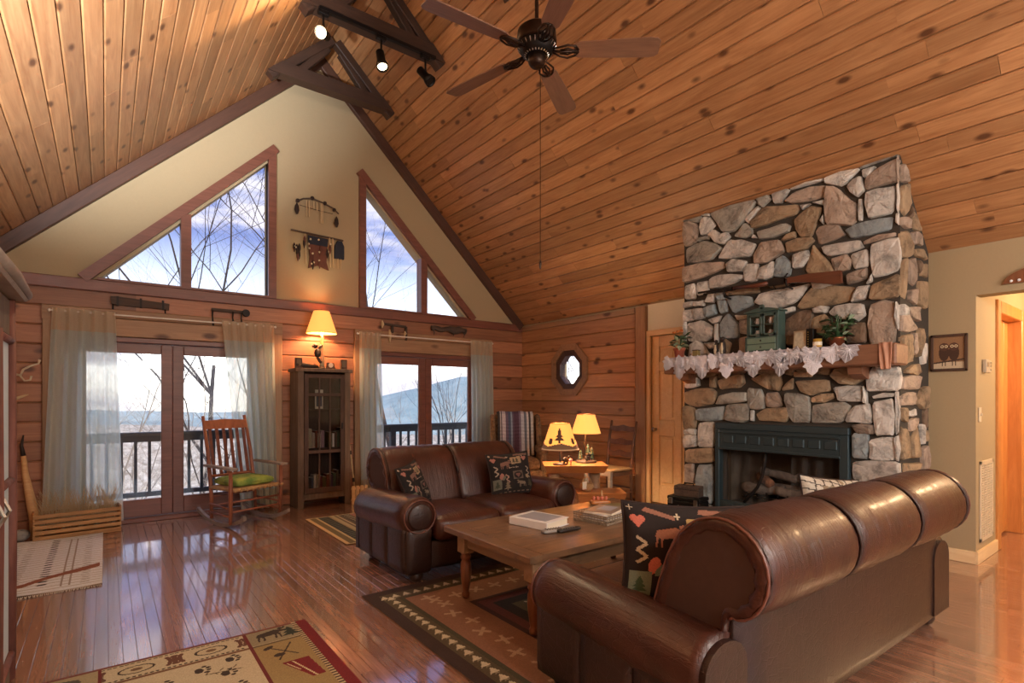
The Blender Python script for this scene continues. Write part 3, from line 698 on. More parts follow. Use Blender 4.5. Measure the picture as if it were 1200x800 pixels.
# ================================================================= FIREPLACE
def pix(u, v):
    r = (u-600)/F_PX; return Vector((SN+r*CS, CS-r*SN, (HORIZON-v)/F_PX))
def at_x(u, v, x): d = pix(u, v); d *= x/d.x; return Vector((d.x, d.y, d.z+EYE))
def at_y(u, v, y): d = pix(u, v); d *= y/d.y; return Vector((d.x, d.y, d.z+EYE))
XF, CY0, CY1 = 4.88, 1.46, 3.39
STC = {'g': (170, 167, 157), 't': (166, 144, 116), 'b': (150, 162, 166), 'w': (212, 209, 202), 'p': (178, 160, 144), 'd': (124, 104, 86)}
STM = {}
for k, c in STC.items():
    t = NT('field_stone_'+{'g': 'grey', 't': 'tan', 'b': 'blue', 'w': 'pale', 'p': 'rose', 'd': 'brown'}[k])
    v = t.coord((1, 1, 1)); n = t.noise(v, 6, 8, .7, .6); n2 = t.noise(v, 45, 5, .7); n3 = t.noise(v, 2.5, 3)
    a = tuple(x*.5 for x in c); b = tuple(min(255, x*1.14) for x in c)
    col = t.ramp(n, [(.3, a), (.5, c), (.72, b)]); col = t.mix(t.ramp(n3, [(.56, 0), (.75, 70)]), col, lin((160, 124, 88)))
    oi = t.n('ShaderNodeObjectInfo'); g = t.n('ShaderNodeMapRange'); t.l(oi.outputs['Random'], g.inputs[0]); g.inputs[3].default_value = .8; g.inputs[4].default_value = 1.12
    t.set(Base_Color=t.mix(1.0, col, g.outputs[0], 'MULTIPLY'), Roughness=.85); t.bump(t.mix(.5, n, n2), 1.0, .035); STM[k] = t.m
M['mortar'] = mplain('dark_grey_mortar', (62, 57, 51), .95, var=.25, scale=70, bump=.5)
fire = T('fireplace', 'tall fieldstone fireplace and chimney rising to the pine ceiling', 'fireplace', (XF, (CY0+CY1)/2, 0))
FL = fire.location
FB0, FB1, FBZ0, FBZ1 = 1.80, 3.0, .22, 1.09     # opening of the metal surround (Y range, Z range)
bm = BM()
def chim(bm, y0, y1, z0, z1=None):
    xe = W+.02
    prism(bm, [(XF, z0), (xe, z0), (xe, z1 if z1 else ceil_z(xe)), (XF, z1 if z1 else ceil_z(XF))], y0, y1, lambda a, b, d: (a, d, b))
chim(bm, FB1, CY1, 0); chim(bm, CY0, FB0, 0); chim(bm, FB0, FB1, FBZ1); chim(bm, FB0, FB1, 0, FBZ0)
box2(bm, (W-.06, FB0, FBZ0), (W+.02, FB1, FBZ1))
for v_ in bm.verts: v_.co -= FL
O('mortar_bed', bm, M['mortar'], fire)
def stone(poly, fr, proud, mat, rnd, parent=fire, nm='stone'):
    """poly in the plane's own 2-D metres; corner-cut, bulged and roughened"""
    n = len(poly); P = []
    for i in range(n):
        a, b = Vector(poly[i]), Vector(poly[(i+1) % n]); L = (b-a).length
        P.append(a.lerp(b, .09)); 
        if L > .11:
            mid = a.lerp(b, .5); nrm = Vector((-(b-a).y, (b-a).x)).normalized(); P.append(mid+nrm*rnd.uniform(-.012, .008))
        P.append(a.lerp(b, .91))
    c = sum(P, Vector((0, 0)))/len(P); P = [c+(p-c)*(1+.010/max(.03, (p-c).length)) for p in P]; tilt = Vector((rnd.uniform(-.09, .09), rnd.uniform(-.09, .09)))
    bm = BM(); rings = []
    size = max((p-c).length for p in P)
    for s, h in ((1.0, -.012), (1.0, .3), (.94, .8), (.62, 1.0)):
        ring = []
        for p in P:
            q = c+(p-c)*s; dep = proud*h+(tilt.dot(p-c)*s if h > .2 else 0) + (rnd.uniform(-.006, .006) if h > .5 else 0)
            ring.append(bm.verts.new(fr(q.x, q.y, dep if h > .2 else -.012)))
        rings.append(ring)
    m = len(P)
    for a, b in zip(rings, rings[1:]):
        for k in range(m): bm.faces.new((a[k], a[(k+1) % m], b[(k+1) % m], b[k]))
    cv = bm.verts.new(fr(c.x, c.y, proud*1.05+rnd.uniform(-.004, .006)))
    for k in range(m): bm.faces.new((rings[-1][k], rings[-1][(k+1) % m], cv))
    return O(nm, bm, mat, parent)
STONES = {  # crop origin and scale in the photograph, then outlines in that crop
'A': (795, 170, 6.4, "g40,515 170,490 165,560 140,578 40,565|w185,480 225,468 225,530 185,530|w165,570 190,543 235,545 272,598 215,660 170,668|p45,578 125,590 145,620 135,720 42,755|g240,495 555,385 580,430 480,575 415,640 330,645 240,520|g592,375 670,345 688,405 630,458 600,440|w705,325 815,298 825,340 775,425 720,430|w505,560 590,460 608,475 530,580|t540,580 640,465 880,445 900,480 870,520 640,600 555,620|w220,670 270,635 315,672 360,655 385,685 335,740 280,725|g420,680 500,588 545,620 550,670 500,690|g150,700 220,682 225,705 150,720|g590,650 800,590 832,605 820,650 610,705|t770,710 870,650 870,690 790,712|w550,695 565,672 585,695"),
'I': (0, 0, 1, "p920,235.6 930,226 966,216.5 966,229.8 938,236|w927,217 963,206 963,212 927,222|p956,272 960,265.5 981,263.5 990,275 960,285.5|w884,354 891,344 934,336 948.5,332.5 935,351 920,357.5 900,361|w808,418 809,404 817,399.5 824,404 832,417|w826,402 837,401.7 837.6,406 832,408|t842,406 848.6,396.7 856,403 852,415 845,416|p866,397 878,394 878,413 866.6,413|w838.3,380 841.5,380 841.5,400 838.3,400|w840,415 842,409 847,416"),
'B': (930, 170, 7.27, "w265,240 545,155 545,215 440,320 400,340 272,320|w570,150 825,65 830,105 575,195|w595,220 695,185 640,260 600,265|p725,205 890,115 895,300 612,378 612,300 640,255|w455,350 570,265 595,380 545,430 530,425|p277,352 350,355 430,430 530,500 528,640 490,680 278,672|w555,465 582,465 582,630 555,635|w625,415 700,380 858,352 840,570 640,615 615,500|w878,340 905,325 905,560 880,560|b445,720 640,650 835,610 820,715 500,790|t5,640 140,525 235,540 150,770 60,780|g850,70 890,45 892,80 842,108|w228,640 255,600 255,670|w165,490 255,470 250,505|w65,515 140,500 80,545|w872,590 905,580 902,665 870,650|p900,100 915,95 915,310 900,310"),
'D': (920, 270, 6.667, "t5,95 200,55 220,80 160,140 20,172|w65,190 170,155 185,200 130,280 70,290|t215,110 265,175 390,320 260,350 175,325 165,300 200,190|w285,125 570,75 610,135 345,200|p365,225 475,190 510,240 495,300 405,320|w515,190 635,150 640,275 545,295|w672,115 780,75 885,57 890,300 700,360 685,330|p490,345 630,292 630,370 490,420|w640,410 680,340 675,395|t665,535 680,430 885,338 890,510|w515,555 570,445 655,430 620,530|t100,590 220,440 540,440 500,550 130,610|w205,400 300,395 370,420 225,455|p660,590 760,545 850,568 850,890 665,890|w345,640 400,590 600,575 620,660 560,705 400,680|w225,610 335,595 315,640 230,640|d5,700 100,640 210,628 212,690 190,780 190,880 5,890|t218,690 300,655 340,700 300,800 205,790|d500,725 620,725 625,870 480,870|p615,82 850,18 850,45 620,105|d320,720 460,720 450,880 320,880|w868,560 900,600 900,760 870,760"),
'C': (795, 280, 6.667, "g55,75 200,15 340,70 255,160 70,190|w310,150 400,8 490,10 600,40 560,135 400,150|p595,185 590,120 640,30 780,8 825,95 690,180|p42,225 180,190 345,175 355,225 200,290 44,340|w375,195 430,160 530,175 500,250 395,255|w240,320 320,285 500,280 495,310 420,345 245,385|w515,240 540,200 620,195 610,320 520,325|w615,310 640,230 745,175 740,290|b745,290 770,160 815,135 880,190 865,280|w60,370 120,350 135,390 130,460 60,470|w150,345 225,330 230,400 150,440|w42,500 110,488 110,520 42,535|w120,490 200,480 195,520 120,522|w215,490 240,435 278,430 275,490|b290,425 350,415 380,560 325,575|t365,410 620,375 625,420 380,440|b375,455 560,450 585,510 430,575|w42,560 112,552 116,630 42,640|w120,550 195,545 205,610 125,630|b200,540 280,510 295,580 220,605|w235,630 330,600 310,645 270,655|w65,660 180,640 265,690 262,770 150,800 70,790|b330,660 385,585 465,665 465,770 330,770|w450,595 545,595 540,620 470,630|w480,640 545,635 550,740 485,730|w810,555 900,530 900,560 830,580|t720,345 860,330 860,360 730,385|w42,650 58,650 58,790 42,790|g560,600 790,600 800,800 560,800"),
'E': (795, 410, 6.667, "w50,240 150,215 160,280 60,297|t42,330 250,297 290,330 265,420 130,440 45,410|t250,215 295,205 290,290 250,285|t300,240 500,190 510,260 470,290 330,307|g290,425 320,355 525,330 525,400|g365,490 385,430 540,420 550,545 500,565 365,545|b145,465 360,440 350,545 150,550|t42,440 125,460 130,610 45,620|t560,225 650,190 780,170 800,260 780,315 700,300|g545,300 640,310 665,380 665,455 548,450|p690,340 770,335 805,435 690,440|t605,500 680,460 850,450 860,520 830,560 630,550|w565,475 585,480 585,548 565,545|t815,300 890,220 885,300 820,312|w155,575 275,565 270,755 155,750|w45,625 130,620 130,660 50,660|w45,670 135,670 135,750 45,760|t50,100 300,90 290,200 60,225|d310,100 520,90 510,185 310,225|t530,100 900,90 880,200 790,165 640,185 540,190"),
'G': (795, 490, 6.667, "t65,245 265,230 270,340 65,345|p50,365 115,350 120,500 50,500|b150,370 265,360 262,665 145,600|w150,640 262,690 262,800 150,800|t50,520 135,520 135,700 50,700|p50,720 140,720 140,900 50,900"),
'F': (920, 400, 6.667, "t70,240 200,235 200,275 75,275|t80,310 330,300 345,385 200,415 120,390|t360,270 400,215 630,215 600,300 530,335 430,325|w380,360 595,350 600,465 420,460|w640,290 690,200 890,195 895,380 645,385|g5,405 185,430 185,630 60,630 20,520|t205,440 370,405 375,440 300,470 210,475|g205,560 220,500 450,475 505,510 440,630 205,635|w470,625 540,510 655,490 670,640|w685,480 840,450 845,725 710,730|w690,425 850,405 850,430 700,445|p520,655 680,655 685,720 570,715|w860,400 895,400 895,700 862,720|t80,150 380,130 340,260 80,230|w610,350 635,400 640,480 612,470|d640,80 890,50 890,190 690,190 650,200"),
'H': (960, 480, 6.667, "b265,190 380,190 380,380 265,370|w400,240 580,220 590,390 400,385|w260,410 615,410 620,570 430,560 265,545|w265,560 340,560 345,700 265,700|t355,580 600,590 610,760 360,760|w265,715 345,715 345,860 265,860|p360,775 610,775 610,900 360,900|w595,220 628,210 628,395 600,390"),
}
rs = random.Random(5)
for key, (ox, oy, sc, txt) in STONES.items():
    for item in txt.split('|'):
        col = item[0]; pts = [tuple(float(q) for q in p.split(',')) for p in item[1:].split()]
        P2 = []
        for a, b in pts:
            w_ = at_x(ox+a/sc, oy+b/sc, XF-.02); P2.append((min(CY1-.004, max(CY0+.006, w_.y))-FL.y, min(w_.z, ceil_z(XF)-.01)))
        zc = sum(p[1] for p in P2)/len(P2); yc = sum(p[0] for p in P2)/len(P2)+FL.y
        stone(P2, lambda a, b, d: (-d, a, b), rs.uniform(.028, .05), STM[col], rs)
SIDE = {'S': (1045, 170, 4, "p52,85 74,150 74,172 54,165|t50,190 85,182 100,278 72,328 47,300|p47,332 88,350 90,390 52,370|d86,330 99,285 105,300 92,340|t108,340 116,305 145,400 112,392|t46,402 80,402 98,470 94,515 52,520|p102,405 140,422 150,470 106,462|t110,488 155,488 168,538 122,520|t51,542 75,532 75,718 51,702|p86,542 105,532 120,600 110,655 91,640|d116,540 140,558 134,598 122,570|t146,570 168,556 168,618 142,608|t132,640 165,642 160,765 126,740|p86,682 120,672 115,748 87,722|w42,742 84,770 72,800 44,790"),
'T': (1040, 360, 3.636, "p52,30 85,22 124,95 60,100|p97,0 145,0 140,58 107,40|t56,122 100,117 105,180 110,228 77,240 60,190|p111,112 125,112 125,198 112,190|t136,97 158,92 158,150 131,213 131,150|t82,266 150,238 155,278 130,288 82,280|p76,297 140,292 130,348 71,348|p62,376 120,362 129,390 120,414 66,418|t131,410 150,348 174,338 174,418 150,430|t61,432 85,432 90,488 71,478|w91,442 130,432 130,458 96,463|p101,482 130,472 125,500 102,528|t52,512 90,522 95,638 62,648 56,560|t106,562 135,502 140,638 106,638|w146,502 155,502 155,578 146,578|d160,442 176,432 175,508 161,518|p151,602 175,592 176,678 151,718|t77,667 140,662 120,728 82,738|t158,532 172,527 172,568 158,568|w146,160 160,155 160,235 150,240|d60,745 130,740 130,850 60,850|p140,735 175,700 175,850 140,850")}
for key, (ox, oy, sc, txt) in SIDE.items():
    for item in txt.split('|'):
        col = item[0]; pts = [tuple(float(q) for q in p.split(',')) for p in item[1:].split()]
        P2 = []
        for a, b in pts:
            w_ = at_y(ox+a/sc, oy+b/sc, CY0-.02); P2.append((min(W-.005, max(XF+.005, w_.x))-FL.x, w_.z))
        stone(P2, lambda a, b, d: (a, CY0-FL.y-d, b), rs.uniform(.02, .04), STM[col], rs)
for k in range(14):   # foot of the chimney behind the sofa
    a = XF+.02+(k % 3)*.22; z = .03+(k//3)*.12
    if z < .5 and a+.2 < W: stone([(a-FL.x, z), (a-FL.x+.2, z), (a-FL.x+.2, z+.1), (a-FL.x, z+.1)], lambda a, b, d: (a, CY0-FL.y-d, b), .03, STM['tpdw'[k % 4]], rs)
# mantel shelf: heavy beam with end brackets
MZ0, MZ1, MX, MY0, MY1 = 1.585, 1.745, 4.63, 1.41, 3.47
M['mantel'] = mwood('brown_mantel_beam', (112, 76, 56), (148, 106, 80), rough=.55, grain=(10, 1, 10), vary=.05, knots=.0)
bm = BM(); box2(bm, (MX-FL.x, MY0-FL.y, MZ0), (XF-FL.x+.01, MY1-FL.y, MZ1), bev=.012); mt = O('mantel_shelf', bm, M['mantel'], fire, label='thick brown wooden mantel beam')
for yy in (MY0+.3, MY1-.2): O('bracket', prism(BM(), [(XF+.0, MZ0), (MX+.06, MZ0), (MX+.08, MZ0-.06), (XF-.05, MZ0-.10), (XF, MZ0-.10)], yy-.05, yy+.05, lambda a, b, d: (a-FL.x, d-FL.y, b)), M['mantel'], mt)
# raised hearth
bm = BM(); box2(bm, (4.40-FL.x, CY0-.05-FL.y, .16), (XF-FL.x, CY1+.05-FL.y, .215), bev=.012); M['hearth'] = mplain('rose_hearth_slab', (176, 150, 138), .75, var=.2, scale=14, bump=.4); hh = O('hearth_slab', bm, M['hearth'], fire)
for k in range(9):
    a = CY0+k*.215; stone([(a-FL.y, .01), (a+.205-FL.y, .01), (a+.205-FL.y, .155), (a-FL.y, .155)], lambda a, b, d: (4.43-FL.x-d, a, b), .03, STM['gwtpb'[k % 5]], rs)
O('hearth_base', box2(BM(), (4.43-FL.x, CY0-.02-FL.y, 0), (XF-FL.x, CY1+.02-FL.y, .16)), M['mortar'], fire)
# metal surround with raised panels
M['surround'] = mplain('teal_black_cast_iron', (58, 74, 80), .5, .5, var=.12, bump=.2)
sur = O('metal_surround', BM(), M['surround'], fire); 
def fp(n, x0, y0, z0, x1, y1, z1, mat=M['surround'], par=sur, bev=.004): return O(n, box2(BM(), (x0-FL.x, y0-FL.y, z0), (x1-FL.x, y1-FL.y, z1), bev=bev), mat, par)
xs = XF-.055
bm = BM()
for a in ((xs, FB0, FBZ1-.06, XF+.02, FB1, FBZ1), (xs, FB0, FBZ0, XF+.02, FB0+.07, FBZ1-.061), (xs, FB1-.045, FBZ0, XF+.02, FB1, FBZ1-.061), (xs+.005, FB0+.07, .835, XF+.02, FB1-.045, 1.03), (xs+.005, FB0+.07, FBZ0, XF+.02, FB1-.045, .33)):
    box2(bm, (a[0]-FL.x, a[1]-FL.y, a[2]), (a[3]-FL.x, a[4]-FL.y, a[5]), bev=.005)
bpy.data.meshes.remove(sur.data) if False else None
sur.data = mesh_of(bm, 'metal_surround'); sur.data.materials.append(M['surround'])
n_ = 8; yw = (FB1-FB0-.145)/n_
for k in range(n_):
    y0 = FB0+.085+k*yw
    fp('raised_panel', xs-.004, y0, .90, xs+.01, y0+yw-.03, .975, bev=.006); fp('raised_panel', xs-.004, y0, .245, xs+.01, y0+yw-.03, .31, bev=.006)
fp('lip', xs-.012, FB0+.06, .835, xs+.02, FB1-.035, .855); fp('lip', xs-.012, FB0+.06, .995, xs+.02, FB1-.035, 1.01)
M['soot'] = mplain('sooty_firebrick', (74, 66, 58), .95, var=.35, scale=14, bump=.4)
M['firebrick'] = mplain('pale_fire_panel', (104, 94, 80), .9, var=.35, scale=8, bump=.3)
fbx = O('firebox', BM(), M['soot'], fire)
bm = BM()
for a in (((XF+.02, FB0, FBZ0), (5.42, FB0+.03, FBZ1)), ((XF+.02, FB1-.03, FBZ0), (5.42, FB1, FBZ1)), ((XF+.02, FB0, FBZ0), (5.42, FB1, FBZ0+.09)), ((XF+.02, FB0, .86), (5.42, FB1, .9))):
    box2(bm, Vector(a[0])-FL, Vector(a[1])-FL)
fbx.data = mesh_of(bm, 'firebox'); fbx.data.materials.append(M['soot'])
fp('fire_panel', 5.36, FB0+.03, FBZ0+.09, 5.42, FB1-.03, .86, M['firebrick'], fbx, 0)
for yy in (FB0+.04, FB1-.07): fp('fire_panel', XF+.12, yy, FBZ0+.09, 5.36, yy+.03, .86, M['firebrick'], fbx, 0)
# grate, gas logs, mesh curtain with its pull tubes
gr = O('grate', tube(BM(), [(0, 0, 0), (0, .001, 0)], .001), M['black'], fire)
bm = BM()
for k in range(8): tube(bm, [(5.02-FL.x, 2.08+k*.1-FL.y, .43), (5.04-FL.x, 2.08+k*.1-FL.y, .38), (5.26-FL.x, 2.08+k*.1-FL.y, .38)], .009, 6)
tube(bm, [(5.06-FL.x, 2.03-FL.y, .37), (5.06-FL.x, 2.83-FL.y, .37)], .01, 6); tube(bm, [(5.22-FL.x, 2.03-FL.y, .37), (5.22-FL.x, 2.83-FL.y, .37)], .01, 6)
gr.data = mesh_of(bm, 'grate'); gr.data.materials.append(M['black'])
M['gaslog'] = mplain('charred_ceramic_log', (122, 112, 104), .95, var=.6, scale=26, bump=.9); M['gaslog2'] = mplain('brown_ceramic_log', (150, 104, 78), .95, var=.45, scale=22, bump=.9)
def flog(p, q, r, mat, seed):
    rr_ = random.Random(seed); p, q = Vector(p), Vector(q); pts = [p.lerp(q, k/8)+Vector((rr_.uniform(-.006, .006), 0, rr_.uniform(-.008, .008))) for k in range(9)]
    O('gas_log', tube(BM(), [a-FL for a in pts], [r*rr_.uniform(.85, 1.1) for _ in pts], 9), mat, fire, smooth=True)
flog((5.06, 2.04, .44), (5.05, 2.50, .455), .05, M['gaslog'], 1); flog((5.07, 2.42, .46), (5.04, 2.82, .45), .052, M['gaslog'], 2); flog((5.2, 2.1, .45), (5.2, 2.78, .46), .055, M['gaslog'], 3)
flog((5.03, 2.55, .53), (5.22, 2.75, .55), .042, M['gaslog2'], 4); flog((5.05, 2.2, .54), (5.2, 2.36, .60), .042, M['gaslog'], 5); flog((5.16, 2.35, .57), (5.15, 2.7, .62), .04, M['gaslog'], 6)
def mmeshc():
    t = NT('wire_mesh_curtain'); tr = t.n('ShaderNodeBsdfTransparent'); mx = t.n('ShaderNodeMixShader'); mx.inputs[0].default_value = .3; t.set(Base_Color=lin((90, 84, 78)), Roughness=.5, Metallic=.5)
    t.l(tr.outputs[0], mx.inputs[1]); t.l(t.b.outputs[0], mx.inputs[2]); t.l(mx.outputs[0], t.out.inputs[0]); return t.m
M['wiremesh'] = mmeshc()
for a, b in ((FB0+.08, FB0+.5), (FB1-.5, FB1-.05)):
    nU = 60; U = np.linspace(0, 1, nU+1); V = np.linspace(0, 1, 12); P = np.zeros((12, nU+1, 3))
    for j, v in enumerate(V):
        cx = np.sin(U*22)*.014; P[j, :, 0] = XF+.04+cx-FL.x; P[j, :, 1] = a+(b-a)*U-FL.y; P[j, :, 2] = .84-(.84-.325)*v
    O('mesh_curtain', grid_mesh('mesh_curtain', P), M['wiremesh'], fire)
tbp = [at_x(u, v, XF+.005)-FL for u, v in ((897, 528), (896, 543), (893, 558), (888, 570), (880, 580), (872, 588))]
O('curtain_pull_hose', tube(BM(), tbp, .016, 8), M['iron'], fire, smooth=True)
fp('drip_paper', XF+.0, 2.02, .335, XF+.10, 2.36, .34, mplain('pale_ash_tray', (176, 180, 200), .7), fire, 0)

# ---- lace runner over the mantel
M['lace'] = mplain('white_lace', (238, 238, 246), .9, var=.1, scale=120, bump=.9)
M['lace2'] = mplain('white_lace_mesh', (214, 214, 226), .9, var=.15, scale=160, bump=.9)
r = T('lace_runner', 'white leaf patterned lace runner draped over the mantel', 'table runner', (MX, 2.5, MZ1+.002))
LY0, LY1 = 1.66, 3.42
bm = BM(); box2(bm, (-.008, LY0-2.5, .0), (.2, LY1-2.5, .004)); O('runner_top', bm, M['lace2'], r)
bm = BM(); nn = 60; prev = None
for k in range(nn+1):
    y = LY0-2.5+.02+(LY1-LY0-.04)*k/nn; dz = -.07-.02*abs(math.sin(k*.42)); x = -.01-.004*math.sin(k*1.1)
    cur = [bm.verts.new((x, y, .003)), bm.verts.new((x-.004, y, dz))]
    if prev: bm.faces.new((prev[0], cur[0], cur[1], prev[1]))
    prev = cur
bmesh.ops.solidify(bm, geom=bm.faces[:], thickness=.003)
O('valance', bm, M['lace2'], r)
def leaf_mesh(seed, L=.125, Wd=.115):
    """a lobed vine leaf, point downwards, with raised veins"""
    rr_ = random.Random(seed); bm = BM()
    out = [(0, 0), (.35, .16), (.5, -.1), (.40, -.24), (.52, -.45), (.33, -.55), (.26, -.78), (0, -1.05)]
    pts = [(a*Wd*2*.62, b*L) for a, b in out]+[(-a*Wd*2*.62, b*L) for a, b in out[::-1][1:-1]]
    c = bm.verts.new((-.012, 0, -.45*L)); ring = [bm.verts.new((-.004-rr_.uniform(0, .006), a, b)) for a, b in pts]
    for k in range(len(ring)): bm.faces.new((c, ring[k], ring[(k+1) % len(ring)]))
    bmesh.ops.solidify(bm, geom=bm.faces[:], thickness=.003)
    for a, b in out[1:]:
        for s in ((1, -1) if a else (1,)): tube(bm, [(-.016, 0, -.15*L), (-.014, s*a*Wd*.62, b*L*.55-.07*L), (-.009, s*a*Wd*1.15, b*L*.95)], .0022, 4)
    return mesh_of(bm, 'lace_leaf')
lm = [leaf_mesh(k) for k in range(3)]
for m_ in lm: m_.materials.append(M['lace'])
rr_ = random.Random(2)
for k in range(24):
    y = LY1-.05-(LY1-LY0-.1)*k/23-2.5
    o = O('lace_leaf', lm[k % 3], None, r, loc=(-.012-.004*(k % 2), y, -.012), rot=(rr_.uniform(-.5, .5), 0, rr_.uniform(-.25, .25)))
for k in range(7):
    y = LY1-.16-.255*k-2.5
    if y < LY0-2.5+.08: break
    o = O('lace_leaf', lm[k % 3], None, r, loc=(-.016, y, -.10), rot=(rr_.uniform(-.15, .15), 0, rr_.uniform(-.2, .2)))
# ================================================================= LEATHER SOFAS
M['leather'] = mleather('brown_leather', (48, 23, 16), (80, 41, 29))
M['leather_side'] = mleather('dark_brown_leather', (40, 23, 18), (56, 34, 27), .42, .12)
M['suede'] = mplain('brown_suede_panel', (70, 48, 40), .75, var=.15, scale=40, bump=.2)
M['footwood'] = mwood('dark_bun_foot', (40, 24, 18), (62, 40, 30), rough=.4, vary=.05)
M['piping'] = mleather('leather_piping', (92, 54, 42), (120, 76, 62), .35)
BACKP = [(.08, .40), (.115, .52), (.15, .64), (.195, .76), (.255, .85), (.335, .905), (.42, .92), (.50, .897), (.565, .838), (.598, .755), (.588, .67), (.548, .603), (.495, .568), (.452, .572), (.43, .52), (.42, .40)]
def smooth_closed(P, it=1):
    for _ in range(it):
        Q = []
        for i in range(len(P)):
            a, b = P[i], P[(i+1) % len(P)]
            Q += [(a[0]*.75+b[0]*.25, a[1]*.75+b[1]*.25), (a[0]*.25+b[0]*.75, a[1]*.25+b[1]*.75)]
        P = Q
    return P
def sofa(name, label, loc, rz, half, nback, group, dz=0):
    r = T(name, label, 'sofa', loc, rz, group)
    prof = smooth_closed(BACKP); cy, cz = .37, .70
    bh = half-.20; L = 2*bh/nback
    for k in range(nback):                       # back cushions rolled over the top
        x0 = -bh+k*L; bm = BM(); rings = []; NS = 18
        for i in range(NS+1):
            s = i/NS; e = abs(2*s-1); kk = 1-.075*e**9-.02*e**3; ring = []
            for j, (y, z) in enumerate(prof):
                wv = 1+.010*math.sin(i*2.3+j*.5+k)*(1-e**4)+.022*noise.noise(Vector((x0*3+s*9, y*5, z*5)))
                front = 1 if y < .3 else 0
                ring.append(bm.verts.new((x0+L*(.006+.988*s), cy+(y-cy)*kk*wv, cz+(z-cz)*kk*wv)))
            rings.append(ring)
        m = len(prof)
        for a, b in zip(rings, rings[1:]):
            for j in range(m): bm.faces.new((a[j], a[(j+1) % m], b[(j+1) % m], b[j]))
        bm.faces.new(rings[0][::-1]); bm.faces.new(rings[-1])
        c = O('back_cushion', bm, M['leather'], r, smooth=True)
        for sx in (x0+.004, x0+L-.004):          # gathered seams
            O('seam', tube(BM(), [(sx, cy+(y-cy)*.945, cz+(z-cz)*.945) for y, z in prof[4:26]], .007, 6), M['leather_side'], c, smooth=True)
    # scroll ends of the back: gathered rim around a suede panel
    for s in (-1, 1):
        X = s*(bh+.0); bm = BM(); rings = []
        n_ = len(prof)
        for sc, dx in ((.93, -.01), (.97, .012), (.90, .026), (.78, .024), (.70, .008)):
            rings.append([bm.verts.new((X+s*(dx+.008*math.sin(j*2.9)), cy+(y-cy)*sc, cz+(z-cz)*sc)) for j, (y, z) in enumerate(prof)])
        for a, b in zip(rings, rings[1:]):
            for j in range(n_): bm.faces.new((a[j], a[(j+1) % n_], b[(j+1) % n_], b[j]))
        e = O('scroll_end', bm, M['leather'], r, smooth=True, label='gathered leather scroll at the end of the sofa back')
        inner = [(cy+(y-cy)*.74, cz+(z-cz)*.74) for y, z in prof]
        O('scroll_panel', prism(BM(), inner, X-s*.02, X+s*.014, YZ), M['suede'], e)
        O('piping', tube(BM(), [(X+s*.02, cy+(y-cy)*.955, cz+(z-cz)*.955) for y, z in prof[1:27]], .0055, 6), M['piping'], e, smooth=True)
        box_ = BM(); box2(box_, (X-s*.03, .20, .36), (X+s*.008, .41, .60)); O('neck_panel', box_, M['suede'], e)
    # outside back
    bm = BM(); puffbox(bm, (0, .40, .34), (2*half-.42, .10, .54), .02, (0, .015, 0), 6); O('outside_back', bm, M['leather_side'], r, smooth=True)
    # arms
    ax = half-.155
    for s in (-1, 1):
        NS = 20; rings = []; bm = BM(); na = 20
        for i in range(NS+1):
            t_ = i/NS; y = -.45+.88*t_; rad = (.155+dz*.3)*(1-.012*math.sin(t_*7)); zc = .482+dz-.05*t_
            if t_ < .12: rad *= math.sqrt(max(0.0, 1-((.12-t_)/.12)**2*.22))
            ring = []
            for j in range(na):
                a = 2*PI*j/na; w_ = 1+.012*noise.noise(Vector((y*9, math.cos(a)*3, s+half))); ring.append(bm.verts.new((s*ax+math.cos(a)*rad*w_, y, zc+math.sin(a)*rad*w_*.96)))
            rings.append(ring)
        for a, b in zip(rings, rings[1:]):
            for j in range(na): bm.faces.new((a[j], a[(j+1) % na], b[(j+1) % na], b[j]))
        bm.faces.new(rings[0]); bm.faces.new(rings[-1])
        arm = O('arm', bm, M['leather'], r, smooth=True)
        O('arm_front', lathe(BM(), [(.095, -.452), (.095, -.462), (.085, -.468), (.0001, -.47)], (s*ax, 0, .482+dz), 22, 'Y', cap=False), M['leather_side'], arm, smooth=True)
        O('piping', tube(BM(), [(s*ax+.124*math.cos(2*PI*k/28), -.455, .482+dz+.119*math.sin(2*PI*k/28)) for k in range(28)], .0055, 6, closed=True), M['piping'], arm, smooth=True)
        # rear facing of the arm
        arch = [(s*ax+.125*math.cos(a), .40+.10*math.sin(a)) for a in np.linspace(0, PI, 12)]+[(s*ax-.125, .09), (s*ax+.125, .09)]
        O('arm_back', prism(BM(), arch, .40, .455, XZ), M['leather_side'], arm)
        for k in range(3):
            y0 = -.43+k*.285
            bm = BM(); puffbox(bm, (s*(half-.135), y0+.1415, .245), (.20, .281, .33), .014, (.006, 0, 0), 4); O('side_panel', bm, M['leather_side'], r, smooth=True)
        bm = BM(); puffbox(bm, (s*ax, -.405, .235), (.215, .10, .34), .03, (0, .012, 0), 5); O('arm_post', bm, M['leather_side'], r, smooth=True)
    # seat
    sw = half-.275; n2 = nback; Ls = 2*sw/n2
    for k in range(n2):
        bm = BM(); puffbox(bm, (-sw+Ls*(k+.5), -.165, .368), (Ls-.006, .66, .185), .055, (0, .02, .035), 9); O('seat_cushion', bm, M['leather'], r, smooth=True)
    bm = BM(); puffbox(bm, (0, -.385, .185), (2*sw+.06, .12, .22), .03, (0, .012, 0), 6); O('front_rail', bm, M['leather_side'], r, smooth=True)
    O('deck_panel', box2(BM(), (-sw-.02, -.33, .10), (sw+.02, .36, .275)), M['leather_side'], r)
    for fx in (-1, 1):
        for fy in (-.38, .37): O('foot', lathe(BM(), [(.03, 0), (.045, .012), (.052, .035), (.045, .062), (.035, .078), (.05, .09), (.05, .10)], (fx*(half-.16), fy, 0), 16), M['footwood'], r, smooth=True)
    return r
